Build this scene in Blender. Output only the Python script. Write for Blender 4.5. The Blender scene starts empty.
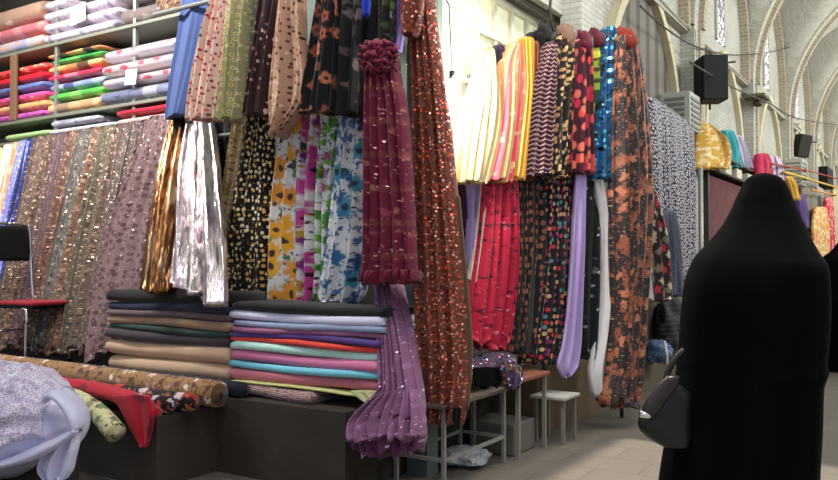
import bpy, bmesh, math, random
from mathutils import Vector, noise as mnoise
R = math.radians
S = bpy.context.scene
COL = S.collection
random.seed(7)

# ------------------------------------------------------------------ camera
FPX, CAMZ, YAW, PITCH = 811.0, 1.25, R(32.7), math.atan(20 / 811.0)
cam = bpy.data.objects.new('camera', bpy.data.cameras.new('camera'))
COL.objects.link(cam)
cam.location = (0, 0, CAMZ)
cam.rotation_euler = (R(90) + PITCH, 0, YAW)
cam.data.sensor_width = 36.0
cam.data.lens = FPX / 838 * 36.0
cam.data.clip_end = 200
S.camera = cam
# ------------------------------------------------------------------ world, daylight, exposure
S.view_settings.view_transform = 'Standard'
S.view_settings.look = 'None'
S.view_settings.gamma = 1.0
S.view_settings.use_curve_mapping = False
S.view_settings.exposure = 0.75
W = bpy.data.worlds.new('sky'); S.world = W
W.use_nodes = True
bg = W.node_tree.nodes['Background']
bg.inputs[0].default_value = (0.80, 0.88, 1.0, 1)
bg.inputs[1].default_value = 0.36

def area(name, loc, rot, size, power, color=(1, 1, 1), size_y=None):
    l = bpy.data.lights.new(name, 'AREA'); l.energy = power; l.color = color; l.size = size
    if size_y: l.shape = 'RECTANGLE'; l.size_y = size_y
    o = bpy.data.objects.new(name, l); COL.objects.link(o); o.location = loc; o.rotation_euler = rot
    o['kind'] = 'helper'
    return o
# daylight falling through the open dome of the crossing
area('dome_daylight', (0.4, 0.6, 7.2), (R(14), R(-14), 0), 3.0, 130, (1.0, 0.97, 0.93))
# unseen strip lights added above the shop fronts to brighten the goods
area('goods_fill_light', (-5.6, 2.5, 4.3), (R(50), 0, 0), 3.2, 80, (1.0, 0.98, 0.95), .2).data.spread = R(130)
area('goods_fill_light', (-1.35, 4.7, 4.4), (R(40), 0, R(76)), 2.2, 17, (1.0, 0.97, 0.92), .2).data.spread = R(110)
# sunlight through the same opening
sun = bpy.data.objects.new('sun', bpy.data.lights.new('sun', 'SUN')); COL.objects.link(sun)
sun.data.energy = 3.2; sun.data.angle = R(1.2); sun.data.color = (1.0, .93, .82)
sun.rotation_euler = Vector((.0725, -.078, -1)).to_track_quat('-Z', 'Y').to_euler(); sun['kind'] = 'helper'
# daylight falling through the openings at the top of each vault bay
for k in range(6):
    area('vault_daylight', (-0.1, 8.0 + 3.5 * k, 7.6), (0, 0, 0), 0.9, 60, (0.95, 1.0, 0.95))
    # added fill lights on the opposite side, brightening street wall and vault
    area('street_fill_light', (2.2, 8.0 + 3.5 * k, 4.6), (0, R(90), 0), 1.4, 78, (0.97, 1.0, 0.95))

# ------------------------------------------------------------------ pixel -> point on a plane of the place
cy, sy_ = math.cos(YAW), math.sin(YAW)
RIGHT = Vector((cy, sy_, 0)); FWD0 = Vector((-sy_, cy, 0))
FWD = FWD0 * math.cos(PITCH) + Vector((0, 0, 1)) * math.sin(PITCH)
UP = Vector((0, 0, 1)) * math.cos(PITCH) - FWD0 * math.sin(PITCH)
CAM = Vector((0, 0, CAMZ))
def ray(px, py): return FWD + RIGHT * ((px - 419) / FPX) + UP * ((240 - py) / FPX)
def on(px, py, p0, n):
    r = ray(px, py); n = Vector(n)
    return CAM + r * ((Vector(p0) - CAM).dot(n) / r.dot(n))
def onY(Y): return lambda px, py: on(px, py, (0, Y, 0), (0, 1, 0))
def onX(X): return lambda px, py: on(px, py, (X, 0, 0), (1, 0, 0))
def onZ(Z): return lambda px, py: on(px, py, (0, 0, Z), (0, 0, 1))
def onD(d): return lambda px, py: on(px, py, CAM + FWD0 * d, FWD0)
def plane2(a, b):                      # vertical plane through two ground points
    a = Vector((a[0], a[1], 0)); b = Vector((b[0], b[1], 0)); n = Vector((-(b - a).y, (b - a).x, 0)).normalized()
    return lambda px, py: on(px, py, a, n)

# ------------------------------------------------------------------ materials
class MT:
    def __init__(s, name):
        s.m = bpy.data.materials.new(name); s.m.use_nodes = True
        s.t = s.m.node_tree; s.b = s.t.nodes['Principled BSDF']
    def n(s, typ, ins=None, **props):
        nd = s.t.nodes.new(typ)
        for k, v in props.items(): setattr(nd, k, v)
        for k, v in (ins or {}).items(): s.put(nd.inputs[k], v)
        return nd
    def put(s, sock, v):
        if isinstance(v, bpy.types.NodeSocket): s.t.links.new(v, sock)
        elif isinstance(v, (tuple, list)) and sock.type == 'RGBA' and len(v) == 3: sock.default_value = (*v, 1)
        else: sock.default_value = v
    def math(s, op, a, b=None, c=None):
        ins = {0: a}
        if b is not None: ins[1] = b
        if c is not None: ins[2] = c
        return s.n('ShaderNodeMath', ins, operation=op).outputs[0]
    def mix(s, f, a, b):
        nd = s.n('ShaderNodeMix', data_type='RGBA')
        s.put(nd.inputs[0], f); s.put(nd.inputs[6], a); s.put(nd.inputs[7], b)
        return nd.outputs[2]
    def step(s, v, e0, e1):
        return s.n('ShaderNodeMapRange', {0: v, 1: e0, 2: e1, 3: 0.0, 4: 1.0}).outputs[0]
    def uv(s, sx=1, sy=1, rot=0, off=(0, 0)):
        t = s.n('ShaderNodeTexCoord')
        return s.n('ShaderNodeMapping', {'Vector': t.outputs['UV'], 'Scale': (sx, sy, 1), 'Rotation': (0, 0, rot), 'Location': (off[0], off[1], 0)}).outputs[0]
    def obj(s, sc=1):
        t = s.n('ShaderNodeTexCoord')
        return s.n('ShaderNodeMapping', {'Vector': t.outputs['Object'], 'Scale': (sc, sc, sc)}).outputs[0]
    def noise(s, vec, scale, detail=3, rough=.55):
        return s.n('ShaderNodeTexNoise', {'Vector': vec, 'Scale': scale, 'Detail': detail, 'Roughness': rough}).outputs['Fac']
    def ramp(s, v, cols, const=True):
        nd = s.n('ShaderNodeValToRGB', {0: v}); cr = nd.color_ramp
        cr.interpolation = 'CONSTANT' if const else 'LINEAR'
        k = len(cols)
        while len(cr.elements) < k: cr.elements.new(.5)
        for i, c in enumerate(cols):
            cr.elements[i].position = i / k if const else i / max(1, k - 1)
            cr.elements[i].color = (*c, 1)
        return nd.outputs[0]
    def bump(s, h, strength, dist=.01):
        s.put(s.b.inputs['Normal'], s.n('ShaderNodeBump', {'Height': h, 'Strength': strength, 'Distance': dist}).outputs[0])

def c8(r, g, b):
    f = lambda v: (v / 255 / 12.92) if v / 255 <= .04045 else ((v / 255 + .055) / 1.055) ** 2.4
    return (f(r), f(g), f(b))

CACHE = {}
def plain(col, rough=.75, metal=0.0, var=.12, sheen=0.0, scale=9, spec=.3):
    key = ('plain', col, rough, metal, var, sheen, scale)
    if key in CACHE: return CACHE[key]
    m = MT('plain_%d' % len(CACHE)); b = m.b
    nz = m.noise(m.obj(), scale, 4)
    d = tuple(max(0, c * (1 - var)) for c in col); l = tuple(min(1, c * (1 + var)) for c in col)
    m.put(b.inputs['Base Color'], m.ramp(nz, [d, l], False))
    b.inputs['Roughness'].default_value = rough; b.inputs['Metallic'].default_value = metal
    b.inputs['Specular IOR Level'].default_value = spec
    if sheen: b.inputs['Sheen Weight'].default_value = sheen
    CACHE[key] = m.m
    return m.m

def fab(base, layers=(), rough=.8, sheen=.15, crinkle=.25, metal=0.0, spec=.25):
    """woven cloth: a base colour with printed, sewn or sequinned layers, all in metres of cloth (UV)"""
    m = MT('fabric_%d' % len(bpy.data.materials)); b = m.b
    uv0 = m.uv()
    nz = m.noise(uv0, 14, 4)
    col = m.mix(nz, tuple(c * .86 for c in base), tuple(min(1, c * 1.12) for c in base))
    rg, mt = rough, metal
    nrm = None
    for L in layers:
        k = L[0]; o = dict(L[1])
        sc = o.get('scale', 20); pal = o.get('cols')
        uv = m.uv(o.get('sx', 1), o.get('sy', 1), o.get('rot', 0), o.get('off', (0, 0)))
        mask = None; pc = pal[0] if pal else None
        if k == 'dots':
            v = m.n('ShaderNodeTexVoronoi', {'Vector': uv, 'Scale': sc, 'Randomness': o.get('rand', .8)}, voronoi_dimensions='2D')
            rr = o.get('r', .3)
            mask = m.step(v.outputs['Distance'], rr * 1.08, rr * .72)
            sp = m.n('ShaderNodeSeparateColor', {0: v.outputs['Color']})
            if 'dens' in o: mask = m.math('MULTIPLY', mask, m.math('LESS_THAN', sp.outputs[1], o['dens']))
            if len(pal) > 1: pc = m.ramp(sp.outputs[0], pal)
        elif k == 'flower':
            dist = m.n('ShaderNodeTexNoise', {'Vector': uv, 'Scale': sc * 1.3, 'Detail': 2}).outputs['Color']
            off = m.n('ShaderNodeVectorMath', {0: dist, 1: (.5, .5, .5)}, operation='SUBTRACT').outputs[0]
            off = m.n('ShaderNodeVectorMath', {0: off, 3: o.get('warp', .55) / sc}, operation='SCALE').outputs[0]
            uvd = m.n('ShaderNodeVectorMath', {0: uv, 1: off}, operation='ADD').outputs[0]
            v = m.n('ShaderNodeTexVoronoi', {'Vector': uvd, 'Scale': sc, 'Randomness': o.get('rand', .75)}, voronoi_dimensions='2D')
            df = m.n('ShaderNodeVectorMath', {0: uvd, 1: v.outputs['Position']}, operation='SUBTRACT').outputs[0]
            xy = m.n('ShaderNodeSeparateXYZ', {0: df})
            ang = m.math('ARCTAN2', xy.outputs[1], xy.outputs[0])
            pet = m.math('MULTIPLY_ADD', m.math('COSINE', m.math('MULTIPLY', ang, o.get('petals', 5.0))), .15, .85)
            rr = m.math('DIVIDE', v.outputs['Distance'], pet)
            mask = m.step(rr, o.get('r', .42) * 1.1, o.get('r', .42) * .7)
            sp = m.n('ShaderNodeSeparateColor', {0: v.outputs['Color']})
            if 'dens' in o: mask = m.math('MULTIPLY', mask, m.math('LESS_THAN', sp.outputs[1], o['dens']))
            pc = m.ramp(sp.outputs[0], pal) if len(pal) > 1 else pal[0]
            if 'core' in o: pc = m.mix(m.step(v.outputs['Distance'], .17, .11), pc, o['core'])
        elif k == 'blotch':
            nn = m.noise(uv, sc, o.get('detail', 2))
            t = o.get('t', .58); mask = m.step(nn, t - .02, t + .05)
            if len(pal) > 1:
                pc = m.ramp(m.noise(m.uv(1, 1, .3, (5, 3)), sc * .6, 1), pal)
        elif k == 'stripe':
            xs = m.n('ShaderNodeSeparateXYZ', {0: uv}).outputs[o.get('axis', 0)]
            fr = m.math('FRACT', m.math('MULTIPLY', xs, sc))
            mask = m.math('LESS_THAN', fr, o.get('w', .3))
            if len(pal) > 1: pc = m.ramp(m.math('FRACT', m.math('MULTIPLY', xs, sc / len(pal))), pal)
        elif k == 'zig':
            xs = m.n('ShaderNodeSeparateXYZ', {0: uv})
            zz = m.math('PINGPONG', m.math('MULTIPLY', xs.outputs[0], sc), .5)
            fr = m.math('FRACT', m.math('ADD', m.math('MULTIPLY', xs.outputs[1], sc * .8), zz))
            mask = m.math('LESS_THAN', fr, o.get('w', .3))
        elif k == 'seq':
            v = m.n('ShaderNodeTexVoronoi', {'Vector': uv, 'Scale': sc, 'Randomness': o.get('rand', .9)}, voronoi_dimensions='2D')
            sp = m.n('ShaderNodeSeparateColor', {0: v.outputs['Color']})
            mask = m.math('MULTIPLY', m.step(v.outputs['Distance'], .5, .42), m.math('LESS_THAN', sp.outputs[1], o.get('dens', .5)))
            pc = m.ramp(sp.outputs[0], pal) if len(pal) > 1 else pal[0]
            off = m.n('ShaderNodeVectorMath', {0: v.outputs['Color'], 1: (.5, .5, .5)}, operation='SUBTRACT').outputs[0]
            off = m.n('ShaderNodeVectorMath', {0: off, 3: m.math('MULTIPLY', mask, o.get('tilt', .9))}, operation='SCALE').outputs[0]
            g = m.n('ShaderNodeNewGeometry').outputs['Normal']
            nrm = m.n('ShaderNodeVectorMath', {0: m.n('ShaderNodeVectorMath', {0: g, 1: off}, operation='ADD').outputs[0]}, operation='NORMALIZE').outputs[0]
        if o.get('fade'): mask = m.math('MULTIPLY', mask, o['fade'])
        if 'metal' in o or k == 'seq':
            mt = m.math('MULTIPLY_ADD', mask, o.get('metal', .85), mt if not isinstance(mt, float) or mt else 0.0)
            rgm = m.n('ShaderNodeMix', {0: mask}); m.put(rgm.inputs[2], rg); m.put(rgm.inputs[3], o.get('rough', .28)); rg = rgm.outputs[0]
        col = m.mix(mask, col, pc)
    m.put(b.inputs['Base Color'], col); m.put(b.inputs['Roughness'], rg); m.put(b.inputs['Metallic'], mt)
    b.inputs['Sheen Weight'].default_value = sheen
    b.inputs['Specular IOR Level'].default_value = spec
    if nrm is not None: m.put(b.inputs['Normal'], nrm)
    elif crinkle: m.bump(m.noise(m.uv(1, .35), 45, 3), crinkle, .01)
    return m.m

def foil(cols, scale=9, crinkle=.8):
    m = MT('foil_%d' % len(bpy.data.materials)); b = m.b
    n1 = m.noise(m.uv(2.6, .28), scale, 3, .6)  # long upright highlight streaks are mixed into the foil's colour
    m.put(b.inputs['Base Color'], m.ramp(n1, cols, False))
    b.inputs['Metallic'].default_value = .9; b.inputs['Roughness'].default_value = .24
    m.bump(m.noise(m.uv(2.5, .35), 16, 2, .5), crinkle * .55, .03)
    return m.m

def emis(col, strength):
    m = MT('glow_%d' % len(bpy.data.materials))
    m.b.inputs['Base Color'].default_value = (*col, 1)
    m.b.inputs['Emission Color'].default_value = (*col, 1)
    m.b.inputs['Emission Strength'].default_value = strength
    return m.m

def brick(c1, c2, mortar, scale=4.0, bw=.5, rh=.16, bumpk=.3, dirt=.35):
    m = MT('brick_%d' % len(bpy.data.materials)); b = m.b
    br = m.n('ShaderNodeTexBrick', {'Vector': m.uv(), 'Color1': c1, 'Color2': c2, 'Mortar': mortar, 'Scale': scale, 'Mortar Size': .018, 'Brick Width': bw, 'Row Height': rh})
    d = m.step(m.noise(m.uv(), 1.1, 5, .65), .42, .7)
    col = m.mix(m.math('MULTIPLY', d, dirt), br.outputs['Color'], tuple(c * .45 for c in c1))
    m.put(b.inputs['Base Color'], col); b.inputs['Roughness'].default_value = .9
    m.bump(br.outputs['Fac'], -bumpk, .02)
    return m.m

# ------------------------------------------------------------------ mesh helpers
def smooth(me):
    for p in me.polygons: p.use_smooth = True
def link(name, me, mat=None, parent=None, sm=False):
    o = bpy.data.objects.new(name, me); COL.objects.link(o)
    if mat:
        for mm in (mat if isinstance(mat, (list, tuple)) else [mat]): me.materials.append(mm)
    if parent: o.parent = parent
    if sm: smooth(me)
    return o
def from_bm(name, bm, mat=None, parent=None, sm=False):
    me = bpy.data.meshes.new(name); bm.normal_update(); bm.to_mesh(me); bm.free()
    return link(name, me, mat, parent, sm)
def tag(o, label=None, cat=None, group=None, kind=None):
    if label: o['label'] = label
    if cat: o['category'] = cat
    if group: o['group'] = group
    if kind: o['kind'] = kind
    return o
def root(name, loc, label, cat, group=None, rz=0):
    o = bpy.data.objects.new(name, None); COL.objects.link(o); o.location = loc; o.rotation_euler = (0, 0, rz)
    o.empty_display_size = .05
    return tag(o, label, cat, group)
def copy_tree(o, parent=None):
    c = o.copy(); COL.objects.link(c)
    if parent: c.parent = parent
    for ch in o.children: copy_tree(ch, c)
    return c
def grid_mesh(name, rows, uvs, closed=True, cap0=False, cap1=False):
    """rows: list of rings (lists of Vector)"""
    me = bpy.data.meshes.new(name)
    nv, nu = len(rows), len(rows[0])
    vs = [tuple(p) for r in rows for p in r]
    fs, fu = [], []
    for i in range(nv - 1):
        for j in range(nu if closed else nu - 1):
            k = (j + 1) % nu
            fs.append((i * nu + j, i * nu + k, (i + 1) * nu + k, (i + 1) * nu + j))
            kk = j + 1
            fu.append((uvs(i, j), uvs(i, kk), uvs(i + 1, kk), uvs(i + 1, j)))
    for cap, i, in ((cap0, 0), (cap1, nv - 1)):
        if cap:
            c = sum((Vector(v) for v in rows[i]), Vector()) / nu
            vs.append(tuple(c)); ci = len(vs) - 1
            for j in range(nu):
                k = (j + 1) % nu
                fs.append((i * nu + k, i * nu + j, ci) if i == 0 else (i * nu + j, i * nu + k, ci))
                fu.append((uvs(i, j), uvs(i, j), uvs(i, j)))
    me.from_pydata(vs, [], fs)
    ul = me.uv_layers.new(name='UVMap')
    li = 0
    for f in fu:
        for u in f:
            ul.data[li].uv = u; li += 1
    bm = bmesh.new(); bm.from_mesh(me); bmesh.ops.recalc_face_normals(bm, faces=bm.faces); bm.to_mesh(me); bm.free()
    return me
def add_box(bm, x0, x1, y0, y1, z0, z1):
    r = bmesh.ops.create_cube(bm, size=1)
    for v in r['verts']:
        v.co = Vector(((x0 + x1) / 2 + v.co.x * (x1 - x0), (y0 + y1) / 2 + v.co.y * (y1 - y0), (z0 + z1) / 2 + v.co.z * (z1 - z0)))
    return r['verts']
def box_uv(me, scale=1.0):
    ul = me.uv_layers.get('UVMap') or me.uv_layers.new(name='UVMap')
    for p in me.polygons:
        n = p.normal; ax = max(range(3), key=lambda i: abs(n[i]))
        for li in p.loop_indices:
            co = me.vertices[me.loops[li].vertex_index].co
            uv = ((co.y, co.z), (co.x, co.z), (co.x, co.y))[ax]
            ul.data[li].uv = (uv[0] * scale, uv[1] * scale)
def box(name, x0, x1, y0, y1, z0, z1, mat, parent=None, bev=0.0, seg=2):
    bm = bmesh.new(); add_box(bm, x0, x1, y0, y1, z0, z1)
    if bev: bmesh.ops.bevel(bm, geom=bm.edges[:], offset=bev, segments=seg, affect='EDGES', profile=.5)
    o = from_bm(name, bm, mat, parent); box_uv(o.data)
    return o
def struct(o): o['kind'] = 'structure'; return o
def tube_rows(pts, rad, nu=12, flat=1.0, upv=Vector((0, 0, 1))):
    rows = []
    n = len(pts)
    for i, p in enumerate(pts):
        t = (pts[min(i + 1, n - 1)] - pts[max(i - 1, 0)]).normalized()
        s = t.cross(upv)
        if s.length < 1e-4: s = t.cross(Vector((1, 0, 0)))
        s.normalize(); u = s.cross(t)
        r = rad[i] if isinstance(rad, (list, tuple)) else rad
        rows.append([p + s * (math.cos(2 * math.pi * j / nu) * r) + u * (math.sin(2 * math.pi * j / nu) * r * flat) for j in range(nu)])
    return rows
def tube(name, pts, rad, mat, parent=None, nu=10, flat=1.0, wob=0.0, seed=0):
    pts = [Vector(p) for p in pts]
    rows = tube_rows(pts, rad, nu, flat)
    if wob:
        for i, r in enumerate(rows):
            c = sum(r, Vector()) / len(r)
            for j, p in enumerate(r):
                k = 1 + wob * mnoise.noise(p * 6 + Vector((seed, 0, 0)))
                r[j] = c + (p - c) * k
    L = [0]
    for a, b in zip(pts, pts[1:]): L.append(L[-1] + (b - a).length)
    r0 = rad if not isinstance(rad, (list, tuple)) else max(rad)
    me = grid_mesh(name, rows, lambda i, j: (j / nu * 2 * math.pi * r0, L[i]), True, True, True)
    return link(name, me, mat, parent, True)
def smooth_pts(pts, n=8):
    P = [Vector(p) for p in pts]; out = []
    for i in range(len(P) - 1):
        a = P[max(i - 1, 0)]; b = P[i]; c = P[i + 1]; d = P[min(i + 2, len(P) - 1)]
        for k in range(n):
            t = k / n
            out.append(.5 * ((2 * b) + (c - a) * t + (2 * a - 5 * b + 4 * c - d) * t * t + (3 * b - a - 3 * c + d) * t ** 3))
    return out + [P[-1]]

def hang(name, mat, rows, plane, depth=.06, folds=5, amp=.7, seed=0, parent=None, nu=80, nv=44, wav=.012, dome=.03, sway=.6, gather=1.0):
    """a length of cloth hanging doubled over: closed folded shell, rows = (y,xl,xr) or (yl,xl,yr,xr)"""
    rows = [(r[0], r[1], r[0], r[2]) if len(r) == 3 else r for r in rows]
    L = [plane(r[1], r[0]) for r in rows]; Rr = [plane(r[3], r[2]) for r in rows]
    Ls, Rs = smooth_pts(L, 8), smooth_pts(Rr, 8)
    mid = [(a + b) / 2 for a, b in zip(Ls, Rs)]
    cum = [0]
    for a, b in zip(mid, mid[1:]): cum.append(cum[-1] + (b - a).length)
    tot = cum[-1]
    def at(lst, s):
        for i in range(len(cum) - 1):
            if s <= cum[i + 1] or i == len(cum) - 2:
                f = (s - cum[i]) / max(1e-6, cum[i + 1] - cum[i]); f = min(1, max(0, f))
                return lst[i].lerp(lst[i + 1], f)
    rnd = random.Random(seed * 13 + 5)
    ph = [rnd.uniform(0, 6.28) for _ in range(8)]
    out = []; vv = []
    hmean = sum((a - b).length for a, b in zip(Ls, Rs)) / len(Ls) / 2
    def ring(l, r, t, sc=1.0, dz=0.0):
        c = (l + r) / 2; u = (r - l) / 2; half = u.length; ud = u.normalized()
        nn = Vector((0, 0, 1)).cross(Vector((ud.x, ud.y, 0))).normalized()
        if nn.dot(CAM - c) < 0: nn = -nn
        pts = []
        env = .35 + .65 * min(1, t * 3)
        D = depth * sc
        for j in range(nu):
            a = 2 * math.pi * j / nu
            cu, sn = math.cos(a), math.sin(a)
            sh = math.copysign(abs(sn) ** .55, sn)
            w = math.sin(math.pi * folds * cu + ph[0] + sway * math.sin(2.2 * t + ph[1])) + .45 * math.sin(math.pi * folds * 1.83 * cu + ph[2] + sway * 1.3 * math.sin(3.1 * t + ph[3])) \
                + .22 * math.sin(math.pi * folds * 3.7 * cu + ph[5] + 2 * t)
            xx = cu * half * sc + .12 * half / max(1, folds) * math.cos(math.pi * folds * cu + ph[0]) * (1 - cu * cu)
            dn = D * .5 * sh + amp * D * .55 * w * env * (1 - .6 * cu ** 6)
            p = c + ud * xx + nn * dn
            zz = dz
            if t > .97: zz += wav * math.sin(math.pi * folds * .7 * cu + ph[4])
            p.z += zz
            pts.append(p)
        return pts
    l0, r0 = Ls[0], Rs[0]
    for k in (3, 2, 1):
        q = math.pi / 2 * k / 3.15
        out.append(ring(l0, r0, 0, math.cos(q) * .9 + .08, dome * math.sin(q))); vv.append(-dome * math.sin(q))
    for i in range(nv + 1):
        s = tot * i / nv
        out.append(ring(at(Ls, s), at(Rs, s), i / nv)); vv.append(s)
    # turned-in hem so the open end has thickness
    last = out[-1]; c = sum(last, Vector()) / nu
    out.append([p + (c - p) * .12 + Vector((0, 0, .012)) for p in last]); vv.append(tot + .01)
    per = 4 * hmean * gather
    fo = 1.35 + .09 * min(folds, 6)
    def uu(j):
        a = 2 * math.pi * j / nu; h = hmean * fo
        return h * (1 - math.cos(a)) if a <= math.pi else 2 * h + h * (1 + math.cos(a))
    me = grid_mesh(name, out, lambda i, j: (uu(j) + seed * .37, -vv[i]), True, True, True)
    return link(name, me, mat, parent, True)

def sphere_blob(name, c, r, mat, parent=None, sc=(1, 1, 1), wob=.1, seed=0, seg=20):
    bm = bmesh.new(); bmesh.ops.create_uvsphere(bm, u_segments=seg, v_segments=seg // 2 + 2, radius=1)
    for v in bm.verts:
        n = v.co.copy()
        k = 1 + wob * mnoise.noise(n * 2.3 + Vector((seed * 3.1, 0, 0)))
        v.co = Vector((n.x * sc[0], n.y * sc[1], n.z * sc[2])) * r * k + Vector(c)
    o = from_bm(name, bm, mat, parent, True); box_uv(o.data)
    return o

# ------------------------------------------------------------------ shared materials
M_dark_metal = plain(c8(70, 72, 70), .5, .3)
M_grey_metal = plain(c8(150, 152, 146), .45, .5)
M_chrome = plain((.75, .75, .76), .18, 1.0, .03)
M_black = plain(c8(14, 14, 16), .6)
M_green_wall = plain(c8(104, 116, 108), .6)
M_white = plain(c8(225, 222, 212), .7)
M_wood = plain(c8(128, 96, 72), .6)

# ================================================================== THE SETTING
def floor_mat():
    m = MT('paving'); b = m.b
    br = m.n('ShaderNodeTexBrick', {'Vector': m.uv(), 'Color1': c8(108, 100, 90), 'Color2': c8(101, 94, 84), 'Mortar': c8(84, 79, 72), 'Scale': 1.6, 'Mortar Size': .012, 'Brick Width': .8, 'Row Height': .5})
    d = m.step(m.noise(m.uv(), 2.2, 6, .65), .35, .75)
    m.put(b.inputs['Base Color'], m.mix(m.math('MULTIPLY', d, .35), br.outputs['Color'], c8(88, 84, 80)))
    b.inputs['Roughness'].default_value = .55
    m.bump(m.noise(m.uv(), 30, 4), .15, .01)
    return m.m
def dark_stone():
    m = MT('dark_platform_stone'); b = m.b
    n1 = m.noise(m.obj(), 2.6, 6, .65)
    col = m.ramp(n1, [c8(34, 29, 23), c8(54, 46, 37), c8(78, 66, 50)], False)
    m.put(b.inputs['Base Color'], col); b.inputs['Roughness'].default_value = .85
    m.bump(n1, .4, .02)
    return m.m
M_stone = dark_stone()
f = struct(box('floor', -9, 6, -4, 32, -.1, 0, floor_mat()))
# platforms (raised shop floors)
plat = M_stone
def pbox(name, *a): return struct(box(name, *a))
pbox('floor_platform', -8.6, -2.66, 3.42, 5.3, 0, .44, plat)
pbox('floor_platform_front', -8.6, -3.62, 2.98, 3.42, 0, .39, plat)
pbox('floor_platform_street', -4.6, -2.40, 5.3, 6.95, 0, .44, plain(c8(112, 92, 70), .8))
pbox('floor_platform_step', -4.6, -2.40, 6.95, 9.6, 0, .25, plain(c8(110, 98, 82), .8))
# shop walls
struct(box('wall_back', -8.7, -4.6, 5.0, 5.1, .44, 4.6, plain(c8(70, 66, 60), .8)))
struct(box('wall_partition', -4.7, -2.62, 4.30, 4.36, .44, 4.2, M_green_wall))
struct(box('wall_shop_side', -8.8, -8.7, 2.5, 5.1, 0, 4.6, plain(c8(80, 76, 70), .8)))
struct(box('trim_corner_post', -2.64, -2.50, 3.98, 4.10, 0, 4.2, plain(c8(84, 94, 90), .5)))
struct(box('wall_shop_street', -2.82, -2.72, 4.36, 6.6, .44, 2.5, M_white))
# far walls that close the crossing (outside the photograph)
struct(box('wall_right', 2.4, 2.7, 5.5, 32, 0, 4.2, plain(c8(170, 165, 155), .9)))
struct(box('wall_end', -2.6, 2.6, 31, 31.3, 0, 7, plain(c8(170, 165, 155), .9)))

struct(box('ceiling_sun_slab', -9, -2.4, -4, 6.3, 6.9, 7.1, plain(c8(150, 145, 136), .9)))  # unseen roof slab, added to keep the sun off the stalls
# glazed shop front above the street display
fr_bm = bmesh.new()
FX = -2.70
for z in (2.47, 2.86, 3.14): add_box(fr_bm, FX - .03, FX + .03, 4.1, 6.6, z - .025, z + .025)
yy = 4.12
while yy < 6.6:
    add_box(fr_bm, FX - .025, FX + .025, yy - .018, yy + .018, 2.5, 3.12); yy += .27
wf = struct(from_bm('window_1', fr_bm, plain(c8(226, 222, 200), .5)))
def pane_mat():
    m = MT('lit_shop_glass'); b = m.b
    n1 = m.noise(m.obj(), 3.5, 2)
    col = m.ramp(n1, [c8(150, 165, 140), c8(196, 200, 170), c8(230, 226, 196)], False)
    m.put(b.inputs['Base Color'], col); m.put(b.inputs['Emission Color'], col)
    b.inputs['Emission Strength'].default_value = .45; b.inputs['Roughness'].default_value = .15
    return m.m
pn = box('pane', FX - .012, FX - .004, 4.1, 6.6, 2.48, 3.13, pane_mat(), wf)
struct(tube('trim_pipe', [(-2.62, 3.9, 3.22), (-2.60, 5.2, 3.2), (-2.56, 6.7, 3.17)], .022, plain(c8(92, 88, 80), .5)))

# street wall with bays, pointed arches, slit windows and vault
M_plaster = brick(c8(196, 194, 184), c8(180, 178, 168), c8(160, 158, 148), 4.0, .5, .18, .25, .45)
M_brickband = brick(c8(176, 160, 140), c8(160, 146, 128), c8(208, 204, 194), 6.0, .7, .3, .4, .1)
M_rib = brick(c8(204, 200, 188), c8(186, 180, 166), c8(166, 160, 148), 5.0, .45, .22, .25, .2)
M_vault = brick(c8(192, 190, 178), c8(172, 168, 156), c8(150, 148, 136), 5.0, .45, .2, .3, .4)
M_shutter = plain(c8(96, 88, 80), .7)
BAYS = [8.0 + 3.5 * k for k in range(6)]
SPR, WX = 3.95, -2.5
w = struct(box('wall_left', WX - .35, WX, 6.6, 29, 0, 7.0, M_plaster))
struct(box('wall_left_upper', WX - .35, WX, 4.0, 6.6, 3.2, 7.0, M_plaster))
def pointed(hw, rise_r, n=14):
    """points (t, z) of a pointed arch, half width hw, radius rise_r >= hw"""
    cx = rise_r - hw; top = math.sqrt(rise_r ** 2 - cx ** 2)
    a1 = math.atan2(top, cx)
    right = [(-cx + rise_r * math.cos(a1 * k / n), rise_r * math.sin(a1 * k / n)) for k in range(n + 1)]
    left = [(-t, z) for t, z in reversed(right[:-1])]
    return right + left
def arch_band(name, yc, hw, rr, z0, zleg, width, x0, x1, mat):
    inner = [(hw, zleg - z0)] + pointed(hw, rr) + [(-hw, zleg - z0)]
    k = (hw + width) / hw
    outer = [(hw + width, zleg - z0)] + [(t * k, z * (1 + width / hw * .8)) for t, z in pointed(hw, rr)] + [(-hw - width, zleg - z0)]
    n = len(inner); vs, fs = [], []
    for x in (x0, x1):
        for lst in (inner, outer):
            vs += [(x, yc + t, z0 + z) for t, z in lst]
    for i in range(n - 1):
        a, b, c, d = i, n + i, 2 * n + i, 3 * n + i
        fs += [(a, a + 1, b + 1, b), (c, d, d + 1, c + 1), (a, c, c + 1, a + 1), (b, b + 1, d + 1, d)]
    me = bpy.data.meshes.new(name); me.from_pydata(vs, [], fs)
    bm = bmesh.new(); bm.from_mesh(me); bmesh.ops.recalc_face_normals(bm, faces=bm.faces); bm.to_mesh(me); bm.free()
    box_uv(me)
    return struct(link(name, me, mat))
def arch_panel(name, yc, hw, rr, z0, zleg, x, mat, parent=None):
    pts = [(hw, zleg - z0)] + pointed(hw, rr) + [(-hw, zleg - z0)]
    bm = bmesh.new()
    v0 = [bm.verts.new((x, yc + t, z0 + z)) for t, z in pts]; v1 = [bm.verts.new((x - .04, yc + t, z0 + z)) for t, z in pts]
    bm.faces.new(v0); bm.faces.new(list(reversed(v1)))
    for i in range(len(pts)):
        k = (i + 1) % len(pts); bm.faces.new((v0[i], v0[k], v1[k], v1[i]))
    bmesh.ops.recalc_face_normals(bm, faces=bm.faces)
    o = from_bm(name, bm, mat, parent); box_uv(o.data); return o
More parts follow.
